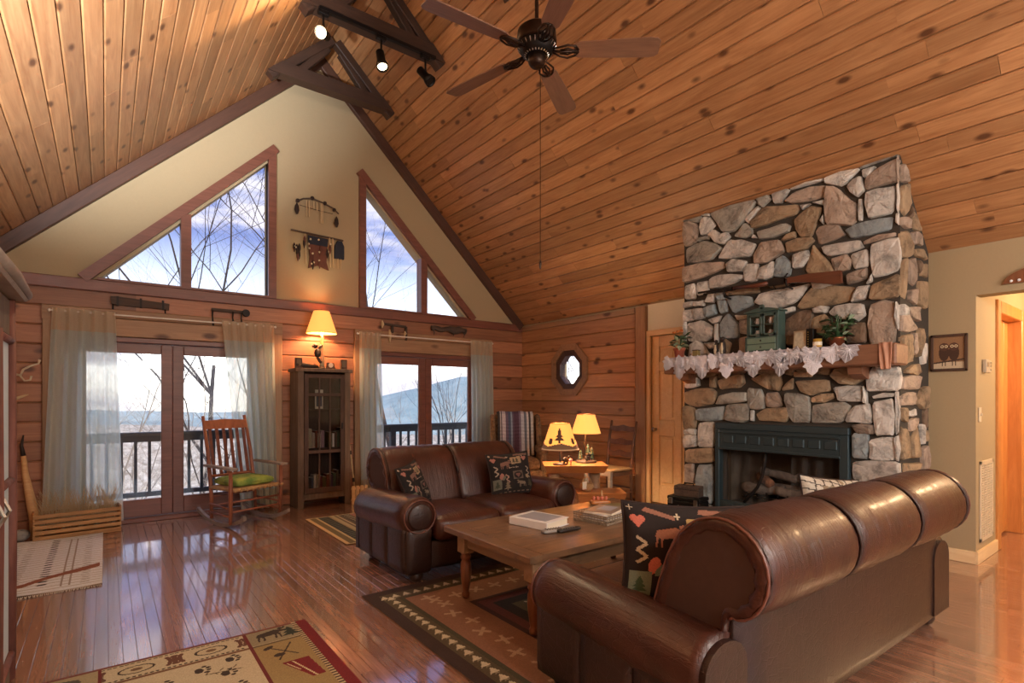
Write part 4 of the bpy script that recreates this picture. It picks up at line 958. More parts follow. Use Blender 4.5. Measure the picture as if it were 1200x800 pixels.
sofa('leather_sofa', 'long brown leather sofa seen from behind with rolled back', (2.77, 1.425, .008), PI-math.radians(1.2), 1.245, 3, 'brown leather sofas', -.045)
sofa('leather_loveseat', 'brown leather loveseat facing the coffee table with two patterned pillows', (2.50, 3.90, .0), 0, .86, 2, 'brown leather sofas')

# ================================================================= RUGS
M['rug'] = mattr('woven_wool_rug', .95, .6, 240)
def rug(name, label, x0, y0, x1, y1, canvas, thick=.008, wave=0, group=None):
    ny, nx = canvas.a.shape[:2]; X, Y = np.meshgrid(np.linspace(x0, x1, nx+1), np.linspace(y0, y1, ny+1))
    Z = np.full_like(X, thick) + (wave*np.sin(X*9+Y*4)*np.sin(Y*7) if wave else 0); Z = np.maximum(Z, .004)
    r = T(name, label, 'rug', ((x0+x1)/2, (y0+y1)/2, 0), group=group)
    P = np.stack([X-(x0+x1)/2, Y-(y0+y1)/2, Z], -1); O('pile', grid_mesh('pile', P, canvas.a), M['rug'], r)
    bm = BM(); box2(bm, (x0-(x0+x1)/2, y0-(y0+y1)/2, .0005), (x1-(x0+x1)/2, y1-(y0+y1)/2, thick-.003 if not wave else .003)); O('backing', bm, M['rugback'], r)
    return r
M['rugback'] = mplain('jute_rug_backing', (120, 92, 70), .95)
def fir(c, x, y, h, col, w=None):
    w = w or h*.42
    c.rect(x-h*.04, y, x+h*.04, y+h*.2, col)
    for k in range(3):
        b = y+h*(.15+.26*k); c.poly([(x-w*(1-.26*k), b), (x+w*(1-.26*k), b), (x, b+h*.38)], col)
def moose(c, x, y, s, col, f=1):
    P = lambda pts: [(x+f*a*s, y+b*s) for a, b in pts]
    c.poly(P([(-.5, .30), (-.42, .52), (-.1, .60), (.15, .66), (.36, .56), (.52, .50), (.56, .42), (.44, .38), (.30, .40), (.22, .30), (.0, .24), (-.3, .22)]), col)
    for lx, t in ((-.46, -.03), (-.34, .02), (.08, -.02), (.18, .03)): c.poly(P([(lx, .3), (lx+.11, .3), (lx+.07+t, .12), (lx+.06+t, -.1), (lx+.0+t, -.1), (lx+.01+t, .12)]), col)
    c.poly(P([(.30, .56), (.26, .74), (.40, .78), (.44, .70), (.50, .80), (.56, .70), (.42, .60)]), col)
def paw(c, x, y, s, col, ang=0):
    ca, sa = math.cos(ang), math.sin(ang)
    q = lambda a, b: (x+(a*ca-b*sa)*s, y+(a*sa+b*ca)*s)
    c.ell(*q(0, 0), .5*s, .36*s, col, ang)
    for a, b in ((-.62, .5), (-.24, .75), (.2, .75), (.58, .5)): c.ell(*q(a, b), .17*s, .22*s, col, ang)
def zig(c, x, y, s, n, w, col, vert=True):
    for k in range(n):
        a = (x+(s*.4 if k % 2 else -s*.4), y-k*s*.6); b = (x+(-s*.4 if k % 2 else s*.4), y-(k+1)*s*.6)
        c.line(*a, *b, w, col)
def heart(c, x, y, s, col):
    c.ell(x-.25*s, y+.18*s, .3*s, .3*s, col); c.ell(x+.25*s, y+.18*s, .3*s, .3*s, col); c.poly([(x-.53*s, y+.1*s), (x+.53*s, y+.1*s), (x, y-.6*s)], col)
# big lodge rug under the table
RW, RH = 2.7, 2.06
c = Canvas(415, 317, RW, RH, (104, 70, 56))
def frame(c, w, h, d0, d1, col):
    m = np.minimum(np.minimum(c.X, w-c.X), np.minimum(c.Y, h-c.Y)); c.put((m >= d0) & (m < d1), col)
c.noise(.05)
frame(c, RW, RH, 0, .085, (58, 40, 36)); frame(c, RW, RH, .085, .185, (86, 76, 56)); frame(c, RW, RH, .185, .215, (70, 66, 48)); frame(c, RW, RH, .215, .52, (138, 98, 76))
for k in range(60):                                  # tooth border
    for (x, y, dx, dy) in ((.10+k*.078, .135, 1, 0), (.10+k*.078, RH-.135, 1, 0), (.135, .10+k*.078, 0, 1), (RW-.135, .10+k*.078, 0, 1)):
        if x < .09 or x > RW-.09 or y < .09 or y > RH-.09: continue
        c.poly([(x-.030, y-.026), (x+.030, y-.020), (x+.006, y+.034)], (206, 196, 170)); c.poly([(x-.012, y-.04), (x+.03, y-.03), (x, y-.022)], (150, 140, 116))
for k in range(16):                                  # pale tracks
    for x, y in ((.36+.02*(-1)**k, .32+k*.16), (RW-.36, .32+k*.16), (.36+k*.16, RH-.36), (.36+k*.16, .36)):
        if .25 < x < RW-.25 and .25 < y < RH-.25:
            for a in range(4): c.line(x, y, x+.055*math.cos(a*1.57+.5+k), y+.055*math.sin(a*1.57+.5+k), .022, (176, 146, 122))
frame(c, RW, RH, .52, .56, (64, 40, 40)); frame(c, RW, RH, .56, .63, (96, 52, 50)); frame(c, RW, RH, .63, .72, (44, 40, 38))
for i in range(6):
    for j in range(3):
        x, y = .72+i*.212, .72+j*.21; col = ((150, 92, 52), (92, 84, 62), (126, 70, 58), (182, 146, 104), (70, 74, 62))[(i*2+j*3) % 5]
        c.rect(x, y, x+.204, y+.202, col)
        if (i+j) % 3 == 0: moose(c, x+.11, y+.06, .17, (60, 44, 36))
        elif (i+j) % 3 == 1: fir(c, x+.12, y+.03, .16, (52, 62, 48))
        else: zig(c, x+.12, y+.18, .08, 3, .02, (206, 190, 160))
c.noise(.12)
rug('lodge_rug', 'large brown lodge rug with toothed border under the coffee table', 1.365, 1.40, 1.365+RW, 3.46, c, .007)
# wildlife rug
w_, h_ = 1.29, 1.16
c = Canvas(295, 265, w_, h_, (200, 188, 158)); TAN, DK, RED, OLV = (198, 184, 152), (62, 48, 38), (122, 30, 36), (146, 130, 88)
c.rect(0, h_-.02, w_, h_, (120, 66, 58)); c.rect(w_-.055, 0, w_, h_, RED)
for k in range(90): c.rect(w_-.085, k*.026, w_-.055, k*.026+.013, (196, 178, 140)); c.rect(w_-.085, k*.026+.013, w_-.055, k*.026+.026, (84, 62, 46))
c.rect(0, h_-.225, w_-.33, h_-.20, (120, 84, 60))
for k in range(48):
    x = .33+k*.0235
    if x < w_-.36: c.ell(x, h_-.035, .009, .006, DK); c.ell(x, h_-.190, .009, .006, DK)
for x0_ in (.46, .78):                         # band medallions
    for q in (.04, .065): c.ell(x0_, h_-.112, q+.012, q*.62+.004, DK); c.ell(x0_, h_-.112, q, q*.55, TAN)
    c.ell(x0_, h_-.112, .025, .016, (120, 92, 66))
    for s in (-1, 1):
        for d in (.11, .135):
            for k in range(7): a = -.9+k*.3; c.ell(x0_+s*(d+.03*math.cos(a)), h_-.112+.055*math.sin(a), .011, .012, (104, 66, 50))
c.rect(w_-.345, 0, w_-.33, h_-.02, (112, 40, 38)); c.rect(.31, h_-.225, .325, h_-.02, (112, 40, 38))
c.rect(w_-.33, h_-.20, w_-.085, h_-.02, (150, 140, 112)); moose(c, w_-.21, h_-.15, .16, DK, 1); fir(c, w_-.115, h_-.18, .13, (46, 54, 42))
c.rect(0, h_-.20, .31, h_-.02, (168, 154, 120)); moose(c, .17, h_-.15, .16, (84, 78, 66), -1)
c.rect(w_-.33, 0, w_-.085, h_-.215, (160, 138, 92)); c.rect(w_-.33, h_-.222, w_-.085, h_-.205, (104, 88, 60))
c.line(w_-.27, h_-.26, w_-.15, h_-.42, .009, DK); c.line(w_-.15, h_-.26, w_-.25, h_-.44, .009, DK); c.ell(w_-.265, h_-.27, .03, .016, DK, .6); c.ell(w_-.235, h_-.38, .028, .02, DK)
c.poly([(w_-.25, h_-.48), (w_-.12, h_-.48), (w_-.10, h_-.70), (w_-.16, h_-.70)], RED); c.line(w_-.2, h_-.49, w_-.14, h_-.70, .008, (214, 196, 160)); c.line(w_-.23, h_-.50, w_-.19, h_-.60, .006, (214, 196, 160))
moose(c, w_-.21, h_-1.0, .2, DK)
for x, y, a in ((.40, .74, -.6), (.54, .79, -.7), (.70, .84, -.6), (.84, .88, -.5), (.48, .62, -.4), (.64, .68, -.5), (.80, .74, -.6), (.40, .48, -.5), (.6, .52, -.4), (.82, .58, -.6)): paw(c, x, y, .055, DK, a-.9)
for x, y in ((.72, .78), (.50, .70), (.66, .60)): c.line(x, y, x+.16, y-.03, .007, (92, 76, 56)); [c.line(x+.03*k, y, x+.03*k+.02, y+.025*(-1)**k, .006, (92, 76, 56)) for k in range(5)]
c.noise(.12)
rug('wildlife_rug', 'cream wildlife rug with paw prints and a dark red edge', .95-w_, 3.30-h_, .95, 3.30, c, .008)
# pale kilim by the patio door
c = Canvas(110, 300, .64, 1.80, (236, 242, 246))
for k in range(26):
    y = k*.07; c.rect(0, y, .64, y+.012, (186, 182, 172))
for k in range(22): c.ell(.30, .2+k*.072, .03, .017, (70, 72, 76)); c.rect(.40, .1, .415, 1.7, (168, 160, 150)); c.rect(.45, .1, .46, 1.7, (168, 160, 150))
for x in (.06, .14, .54):
    for k in range(24): c.ell(x, .12+k*.068, .028, .009, (160, 160, 156))
c.poly([(.0, .24), (.2, .30), (.45, .52), (.62, .62), (.62, .52), (.4, .38), (.2, .22), (.0, .18)], (150, 92, 66))
c.noise(.09); r = rug('kilim_rug', 'pale fringed kilim runner lying before the slatted crate', -.66, 4.80, -.02, 6.60, c, .014, .006)
bm = BM()
for k in range(64):
    x = -.32+k*.01; rj = random.Random(k); tube(bm, [(x, .90, .008), (x+rj.uniform(-.006, .006), .93, .005), (x+rj.uniform(-.01, .01), .955, .004)], .0028, 4)
    tube(bm, [(x, -.90, .008), (x+rj.uniform(-.006, .006), -.93, .005)], .0028, 4)
o = O('fringe', bm, mplain('cotton_fringe', (220, 214, 200), .95), r); o['kind'] = 'stuff'
# banded rug beside the loveseat
c = Canvas(130, 200, .82, 1.26, (120, 104, 84))
for a, b, col in ((0, .035, (212, 180, 132)), (.035, .10, (112, 98, 66)), (.10, .125, (196, 176, 134)), (.125, .24, (46, 48, 46)), (.24, .26, (150, 134, 104)), (.26, .30, (176, 162, 128)), (.30, .33, (112, 96, 74)), (.33, .35, (186, 170, 140)), (.35, .48, (104, 92, 74)), (.48, .62, (168, 116, 100)), (.62, .82, (120, 96, 78))): c.rect(a, 0, b, 1.26, col)
for k in range(20): c.line(.14, .03+k*.062, .225, .06+k*.062, .02, (96, 104, 96)); c.line(.37, .03+k*.062, .46, .065+k*.062, .022, (36, 34, 32)); c.line(.40, .06+k*.062, .47, .08+k*.062, .012, (206, 192, 166))
c.rect(0, 0, .82, .02, (196, 176, 134)); c.rect(0, 1.24, .82, 1.26, (196, 176, 134)); c.noise(.1)
rug('banded_rug', 'small tan and black banded rug before the bookcase', 1.74, 4.76, 2.56, 6.02, c, .009)

# ================================================================= COFFEE TABLE
M['oldpine'] = mwood('worn_pine_table', (104, 80, 60), (146, 114, 86), rough=.32, grain=(1.2, 12, 12), vary=.12, knots=.05, wear=(84, 66, 56), bump=.15, coat=.3, coat_rough=.2)
M['oldpine_leg'] = mwood('turned_pine_leg', (96, 56, 36), (140, 88, 56), rough=.4, grain=(10, 10, 1.2), vary=.08)
M['oldpine_pale'] = mwood('pale_worn_apron', (138, 108, 80), (172, 140, 108), rough=.55, grain=(1.2, 10, 10), vary=.1)
r = T('coffee_table', 'worn pine coffee table with turned legs on the lodge rug', 'table', (2.63, 2.66, .008))
for k in range(5):
    o = plank('top_board', (0, -.364+k*.182, .455), (1, 0, 0), (0, 0, 1), 1.46, .181, .036, M['oldpine'], r, .002)
for s in (-1, 1): plank('breadboard_end', (s*.78, 0, .455), (0, 1, 0), (0, 0, 1), .912, .10, .037, M['oldpine'], r, .006)
for s in (-1, 1):
    plank('apron', (0, s*.37, .385), (1, 0, 0), (0, -s, 0), 1.46, .10, .025, M['oldpine'], r, .003); plank('apron', (s*.72, 0, .385), (0, 1, 0), (s, 0, 0), .74, .10, .025, M['oldpine_pale'], r, .003)
legp = [(.018, 0), (.026, .01), (.028, .03), (.02, .045), (.024, .06), (.033, .12), (.038, .18), (.036, .225), (.028, .25), (.036, .262), (.036, .275), (.028, .285), (.038, .30), (.038, .31)]
for sx in (-1, 1):
    for sy in (-1, 1):
        bm = BM(); lathe(bm, legp, (sx*.72, sy*.355, 0), 18); l = O('leg', bm, M['oldpine_leg'], r, smooth=True)
        O('leg_block', box2(BM(), (sx*.72-.043, sy*.355-.043, .30), (sx*.72+.043, sy*.355+.043, .438), bev=.006), M['oldpine_pale'], l)

# ================================================================= PILLOWS
M['print'] = mattr('printed_cotton', .9, .25, 400)
M['pipe_dk'] = mplain('dark_cord', (44, 30, 26), .9)
def lodge_print(n=130):
    c = Canvas(n, n, 1, 1, (34, 24, 22)); PK, TN, OL, GR, CR = (206, 116, 96), (196, 166, 104), (84, 82, 44), (118, 132, 112), (196, 180, 150)
    moose(c, .36, .62, .26, (164, 108, 80)); heart(c, .10, .83, .11, PK); heart(c, .84, .83, .11, PK)
    c.poly([(.50, .70), (.76, .72), (.76, .90), (.49, .88)], TN); fir(c, .57, .73, .13, OL); fir(c, .66, .73, .13, OL)
    zig(c, .12, .68, .10, 4, .028, CR); zig(c, .36, .46, .10, 4, .028, (196, 150, 130))
    for x, y, a in ((.05, .95, .1), (.42, .90, 0), (.80, .92, .1)):
        for k in range(3): c.line(x-.03, y, x+.03, y, .015, CR); c.line(x, y-.03, x, y+.03, .015, CR)
    c.poly([(.14, .93), (.40, .86), (.40, .90), (.18, .97)], (150, 104, 84)); c.poly([(.60, .93), (.95, .90), (.95, .95), (.62, .98)], (150, 104, 84))
    c.ell(.22, .42, .05, .08, PK, -.3); c.ell(.27, .38, .03, .07, GR, -.7)
    c.rect(.03, .12, .20, .36, GR); fir(c, .11, .15, .16, (66, 92, 70)); fir(c, .34, .08, .22, (150, 134, 92))
    for k in range(3): c.line(.45+k*.08, .62, .5+k*.08, .62, .014, CR); c.poly([(.45+k*.08, .65), (.43+k*.08, .62), (.45+k*.08, .59)], CR)
    c.rect(.50, .32, .74, .52, (120, 106, 88)); c.ell(.62, .42, .10, .08, (44, 30, 26)); heart(c, .62, .42, .1, (150, 90, 76))
    moose(c, .68, .14, .2, (150, 134, 104), -1); zig(c, .90, .62, .09, 5, .025, CR); fir(c, .90, .12, .2, OL); c.ell(.86, .38, .05, .05, TN)
    for k in range(9): c.rect(.05+k*.105, .02, .11+k*.105, .05, (150, 116, 88))
    c.noise(.1); return c
LP = lodge_print(); LP2 = lodge_print(80); g_ = LP2.a.mean(-1, keepdims=True); LP2.a = (LP2.a*.55+g_*.45)*np.array([.95, .82, .72])*.75
def pillow(label, loc, rot, w, h, t=.14, canvas=None, name='throw_pillow', group='lodge print throw pillows'):
    r = T(name, label, 'pillow', loc, rot=rot, group=group); cv = canvas or LP; n = cv.a.shape[0]
    U, V = np.meshgrid(np.linspace(-1, 1, n+1), np.linspace(-1, 1, n+1))
    sh = lambda a, b: a*(1-.07*(1-b**2))
    prof = ((1-np.abs(U)**3.2)*(1-np.abs(V)**3.2))**.6
    X, Z = sh(U, V)*w/2, h/2+sh(V, U)*h/2
    wr = .006*np.sin(U*6+V*3)*prof
    O('front_cover', grid_mesh('front_cover', np.stack([X, -prof*t/2-wr, Z], -1), cv.a), M['print'], r)
    st = 5
    Pb = np.stack([X, prof*t/2, Z], -1)[::st, ::st][:, ::-1]; cb = np.zeros((Pb.shape[0]-1, Pb.shape[1]-1, 3)); cb[:] = lin((52, 36, 32)); O('back_cover', grid_mesh('back_cover', Pb, cb), M['print'], r)
    e = [(sh(a, b)*w/2, 0, h/2+sh(b, a)*h/2) for a, b in [(-1+2*k/14, -1) for k in range(14)]+[(1, -1+2*k/14) for k in range(14)]+[(1-2*k/14, 1) for k in range(14)]+[(-1, 1-2*k/14) for k in range(14)]]
    O('piping', tube(BM(), e, .006, 6, closed=True), M['pipe_dk'], r, smooth=True); return r
pillow('black moose and heart print pillow propped on the long sofa', (1.895, 1.325, .45), (math.radians(-10), math.radians(3), math.radians(-37)), .52, .44, .15)
pillow('dark lodge print pillow slumped by the left arm of the loveseat', (2.02, 3.84, .47), (math.radians(-22), math.radians(-6), math.radians(38)), .36, .36, .13, LP2)
pillow('dark lodge print pillow upright by the end table side of the loveseat', (2.90, 3.78, .475), (math.radians(-18), math.radians(-3), math.radians(-12)), .42, .38, .13, LP2)
c = Canvas(60, 60, 1, 1, (206, 200, 186))
for k in range(9): c.line(0, k*.13, 1, k*.13-.25, .02, (70, 62, 58)); c.line(k*.13, 0, k*.13+.2, 1, .02, (84, 74, 66))
for k in range(14): c.ell(random.random(), random.random(), .05, .035, (150, 134, 110), k)
c.noise(.08); pillow('pale leaf and lattice print pillow peeking over the long sofa', (3.64, 1.44, .455), (math.radians(-14), math.radians(6), math.radians(-30)), .42, .38, .15, c, group=None)
# ================================================================= CURTAINS
M['sheer'] = msheer('sheer_voile', (232, 246, 240), .72)
M['lacehead'] = msheer('lace_header', (232, 220, 196), .8)
M['rod'] = mplain('white_curtain_rod', (232, 226, 214), .4)
rods = []
for k, (a, b) in enumerate(((-.44, 1.64), (2.67, 4.87))):
    r = T('curtain_rod', ['thin white curtain rod over the patio door behind the rocking chair', 'thin white curtain rod over the patio door behind the loveseat'][k], 'curtain rod', ((a+b)/2, 6.90, 2.20))
    h = (b-a)/2
    O('rod', tube(BM(), [(-h, 0, 0), (h, 0, 0)], .008, 8), M['rod'], r)
    for s in (-1, 1):
        O('finial', sphere(BM(), (s*h, 0, 0), .014, 8), M['rod'], r); O('bracket', box2(BM(), (s*(h-.03)-.006, 0, -.012), (s*(h-.03)+.006, .065, .012)), M['rod'], r)
def curtain(label, xt0, xt1, xb0, xb1, zb, folds, seed, hdr=.22):
    r = T('sheer_curtain', label, 'curtain', ((xt0+xt1)/2, 6.88, 0), group='sheer curtains at the patio doors'); cx = (xt0+xt1)/2
    nu, nv = 90, 40; U, V = np.meshgrid(np.linspace(0, 1, nu+1), np.linspace(0, 1, nv+1)); rr = np.random.RandomState(seed); ph = rr.rand(4)*6
    X = (xt0+(xt1-xt0)*U)*(1-V)+(xb0+(xb1-xb0)*U)*V-cx; Z = 2.225-(2.225-zb)*V
    amp = .016+.026*V; Y = amp*np.sin(U*folds*2*PI+ph[0]+.5*np.sin(V*3+ph[1]))+.4*amp*np.sin(U*folds*4.1*PI+ph[2])-.02*V; Y = np.minimum(Y, .035)
    P = np.stack([X, Y, Z], -1); k = max(2, int(nv*hdr/(2.225-zb)))
    O('panel', grid_mesh('panel', P[k:]), M['sheer'], r); O('lace_header', grid_mesh('lace_header', P[:k+1]), M['lacehead'], r)
    P2 = P[-5:].copy(); P2[..., 1] -= .003; O('hem', grid_mesh('hem', P2), M['lacehead'], r); return r
curtain('wide sheer curtain falling behind the slatted crate', -.42, .08, -.50, .15, .06, 5, 1)
curtain('sheer curtain hanging behind the rocking chair and bookcase', 1.06, 1.62, 1.26, 1.65, .03, 6, 2)
curtain('narrow sheer curtain beside the bookcase and leaning poles', 2.69, 2.99, 2.70, 3.05, .03, 4, 3)
curtain('sheer curtain beside the armchair corner', 4.44, 4.85, 4.46, 4.86, .03, 5, 4)

# ================================================================= ROCKING CHAIR
M['rockwood'] = mwood('worn_rocker_wood', (120, 66, 44), (166, 104, 74), rough=.45, grain=(6, 6, 1.2), vary=.1)
M['greywood'] = mwood('greyed_wood', (120, 104, 92), (160, 146, 132), rough=.6, grain=(6, 2, 6), vary=.1)
M['cane'] = mwood('woven_cane', (150, 112, 72), (196, 160, 112), rough=.8, grain=(40, 40, 40), vary=.1, bump=.6)
r = T('rocking_chair', 'wooden slat back rocking chair with green seat cushion before the patio door', 'chair', (1.20, 6.34, 0), math.radians(21))
R_ = lambda n, pts, rad, mat=M['rockwood'], k=8, flat=None: O(n, tube(BM(), pts, rad, k, flat=flat), mat, r, smooth=True)
for s in (-1, 1):
    arc = [(s*.25, y, .018+.22*(y-.02)**2/.2*.55) for y in np.linspace(-.40, .46, 14)]
    bm = BM()
    for a, b in zip(arc, arc[1:]): pass
    prism(bm, [(p[1], p[2]-.018) for p in arc]+[(p[1], p[2]+.018) for p in arc[::-1]], s*.25-.016, s*.25+.016, YZ); O('rocker', bm, M['greywood'], r)
    R_('back_post', [(s*.25, .20, .06), (s*.245, .22, .36), (s*.24, .29, .75), (s*.235, .40, 1.14)], [.018, .021, .02, .017])
    R_('front_post', [(s*.28, -.20, .05), (s*.285, -.21, .35), (s*.285, -.21, .60)], [.017, .022, .018])
    bm = BM(); ap = [(-.28, .03), (-.27, .045), (-.1, .038), (.26, .022), (.27, .0)]
    pts = [(y, w_) for y, w_ in ap]+[(y, -w_) for y, w_ in ap[::-1][1:]]
    prism(bm, [(s*.285+w_, y) for y, w_ in pts], .602, .624, lambda a, b, d: (a, b, d+.02*(b+.28))); O('armrest', bm, M['greywood'], r)
    R_('side_rung', [(s*.26, .22, .22), (s*.28, -.20, .20)], .011); R_('side_rung', [(s*.26, .21, .13), (s*.28, -.20, .12)], .011)
for z in (.17, .27): R_('front_rung', [(-.28, -.2, z), (.28, -.2, z)], .011); R_('back_rung', [(-.25, .21, z+.02), (.25, .21, z+.02)], .011)
bm = BM(); puffbox(bm, (0, .0, .39), (.54, .46, .04), .018, (0, 0, 0), 5); O('seat', bm, M['cane'], r, smooth=True)
for k in range(9): O('seat_wrap', tube(BM(), [(-.26+k*.065, -.235, .375), (-.23+k*.065, -.24, .40)], .014, 6), M['cane'], r, smooth=True)
bm = BM(); pts = [(-.235, 1.0), (.235, 1.0), (.235, 1.09), (.0, 1.105), (-.235, 1.09)]
prism(bm, pts, -.011, .011, lambda a, b, d: (a, .365+(b-1.04)*.28+d, b)); O('top_rail', bm, M['rockwood'], r)
O('lower_rail', tube(BM(), [(-.24, .25, .50), (.24, .25, .50)], .016), M['rockwood'], r)
for k in range(6): O('back_slat', bar(BM(), (-.19+k*.076, .25, .50), (-.19+k*.076, .355, 1.01), .034, .01), M['frame'], r)
bm = BM(); puffbox(bm, (0, 0, .045), (.44, .42, .07), .03, (0, 0, .022), 8)
t = NT('green_cushion_fabric'); n = t.noise(t.coord((1, 1, 1), False), 9, 4); t.set(Base_Color=t.ramp(n, [(.35, (92, 128, 58)), (.65, (158, 172, 80))]), Roughness=.9); M['green'] = t.m
cu = T('seat_cushion', 'olive green cushion tied on the rocking chair seat', 'cushion', (1.195, 6.35, .408), math.radians(21)); O('cover', bm, M['green'], cu, smooth=True)
O('piping', tube(BM(), [(.21*x, .2*y, .045) for x, y in [(-1, -1), (0, -1.03), (1, -1), (1.03, 0), (1, 1), (0, 1.03), (-1, 1), (-1.03, 0)]], .007, 6, closed=True), mplain('olive_cord', (112, 120, 52), .9), cu)

# ================================================================= BOOKCASE WITH GLASS DOOR
M['barn'] = mwood('grey_barnwood', (84, 66, 52), (128, 106, 86), rough=.8, grain=(9, 9, 1.0), vary=.12, bump=.4)
M['barn_dk'] = mwood('brown_barnwood', (58, 38, 28), (92, 64, 46), rough=.7, grain=(9, 9, 1.0), vary=.12, bump=.3)
HB = Vector((1.83, 6.65, 0)); bw, bd, bh_ = .64, .33, 1.70
r = T('bookcase', 'weathered barnwood bookcase with a glazed door between the patio doors', 'bookcase', HB)
def bp(n, a, b, mat=M['barn'], bev=.003, par=None): return O(n, box2(BM(), a, b, bev=bev), mat, par or r)
bp('side_panel', (0, .0, 0), (.03, bd, bh_-.04)); bp('side_panel', (bw-.03, .0, 0), (bw, bd, bh_-.04)); bp('back_panel', (.03, bd-.02, .1), (bw-.03, bd, bh_-.04), M['barn_dk'])
bp('top_board', (-.025, -.03, bh_-.04), (bw+.025, bd, bh_)); bp('base_rail', (.03, 0, .10), (bw-.03, .02, .17), M['barn'])
for z in (.16, .70, 1.18): bp('shelf', (.03, .03, z), (bw-.03, bd-.02, z+.02), M['barn_dk'])
for x in (.0, bw-.07): bp('face_stile', (x, -.02, 0), (x+.07, 0, bh_-.04))
d = bp('door', (.075, -.022, .175), (.125, -.002, bh_-.07), M['barn_dk']); bp('stile', (bw-.125, -.022, .175), (bw-.075, -.002, bh_-.07), M['barn_dk'], par=d)
for z0, z1 in ((.175, .24), (bh_-.12, bh_-.07), (.66, .70), (1.36, 1.40)): bp('rail', (.125, -.02, z0), (bw-.125, -.004, z1), M['barn_dk'], par=d)
for x in (.245, .375): bp('muntin', (x, -.019, .24), (x+.02, -.005, bh_-.12), M['barn_dk'], par=d)
bp('pane', (.12, -.011, .24), (bw-.12, -.008, bh_-.12), mglass('dusty_glass', (.8, .8, .8)), 0, d); bp('latch', (bw-.115, -.035, .95), (bw-.095, -.02, 1.03), M['iron'], par=d)
bkc = [(184, 170, 140), (120, 44, 40), (60, 74, 96), (214, 208, 190), (96, 110, 84), (170, 126, 64), (42, 40, 40), (176, 156, 136), (110, 110, 112), (104, 70, 48), (60, 100, 104), (150, 84, 60), (120, 110, 64), (96, 70, 96), (228, 226, 222), (170, 140, 150)]
bkm = [mplain('book_cover_%d' % i, c, .7, var=.08) for i, c in enumerate(bkc)]; M['paper'] = mplain('book_pages', (226, 218, 200), .9, var=.05)
rb = random.Random(8)
bnames = ['cream', 'red', 'navy', 'ivory', 'sage green', 'ochre', 'black', 'beige', 'grey', 'brown', 'teal', 'rust', 'olive', 'plum', 'white', 'dusty pink']
for sh, z in (('lower', .182), ('middle', .722)):
    x = .06; pool = list(range(16)); rb.shuffle(pool)
    while x < bw-.10 and pool:
        th = rb.uniform(.022, .045); hh_ = rb.uniform(.17, .25); ci = pool.pop()
        if .34 < x < .40 and sh == 'middle': x += .05
        o = T('book', '%s book upright on the %s shelf of the glazed bookcase' % (bnames[ci], sh), 'book', (HB.x+x+th/2, HB.y+.06, z), group='books in the glazed bookcase')
        O('cover', box2(BM(), (-th/2, 0, 0), (th/2, .15, hh_), bev=.003), bkm[ci], o); O('pages', box2(BM(), (-th/2+.004, .004, .004), (th/2-.004, .152, hh_+.001)), M['paper'], o)
        x += th+.004
pf = T('picture_card', 'pale standing card on the upper shelf of the glazed bookcase', 'picture', (HB.x+.30, HB.y+.14, 1.203)); O('card', box2(BM(), (-.05, 0, 0), (.05, .012, .24), bev=.002), M['paper'], pf); O('image', box2(BM(), (-.035, -.002, .03), (.035, .0, .2)), bkm[2], pf)

# ---- lamps
def lamp_shade(par, z0, z1, r0, r1, mat, n=32, canvas=None):
    th = np.linspace(0, 2*PI, n+1); V = np.linspace(0, 1, (canvas.a.shape[0] if canvas else 8)+1)
    P = np.array([[((r0+(r1-r0)*v)*math.cos(t_), (r0+(r1-r0)*v)*math.sin(t_), z0+(z1-z0)*v) for t_ in th] for v in V])
    s = O('shade', grid_mesh('shade', P, canvas.a if canvas else None), mat, par)
    for z, rr_ in ((z0, r0), (z1, r1)): O('shade_rim', tube(BM(), [(rr_*math.cos(t_), rr_*math.sin(t_), z) for t_ in th[:-1]], .004, 5, closed=True), M['trimcloth'], s)
    return s
M['trimcloth'] = mplain('shade_trim', (150, 100, 60), .8)
M['shade_cream'] = mshade('lit_cream_shade', (255, 178, 88), .95)
M['carve'] = mplain('dark_carved_wood', (46, 34, 28), .6, var=.3, scale=40, bump=.5)
M['antler'] = mplain('antler_bone', (196, 170, 130), .6, var=.2, scale=20)
r = T('bear_lamp', 'table lamp with a climbing bear base and cream shade on the bookcase', 'lamp', (2.16, 6.79, 1.70))
lamp_shade(r, .45, .73, .185, .095, M['shade_cream'])
O('base', lathe(BM(), [(.07, 0), (.075, .012), (.05, .03), (.03, .035)], n=18), M['carve'], r, smooth=True)
O('trunk', tube(BM(), [(0, 0, .02), (.015, 0, .12), (.0, 0, .25), (.01, 0, .38), (0, 0, .50)], [.03, .026, .022, .018, .01], 9), M['antler'], r, smooth=True)
bm = BM(); sphere(bm, (-.055, -.02, .20), .045, 10, (.9, .9, 1.3)); sphere(bm, (-.085, -.03, .285), .032, 10); sphere(bm, (-.115, -.04, .28), .016, 8); tube(bm, [(-.06, -.02, .23), (-.03, -.03, .28), (.0, -.02, .30)], .014, 6); tube(bm, [(-.06, -.02, .15), (-.03, -.02, .10), (-.01, -.02, .08)], .018, 6)
O('carved_bear', bm, M['carve'], r, smooth=True)
O('finial', sphere(BM(), (0, 0, .745), .012, 8), M['bronze'], r)
point('lamp_bulb', (2.16, 6.79, 2.25), 30, WARM, .05)
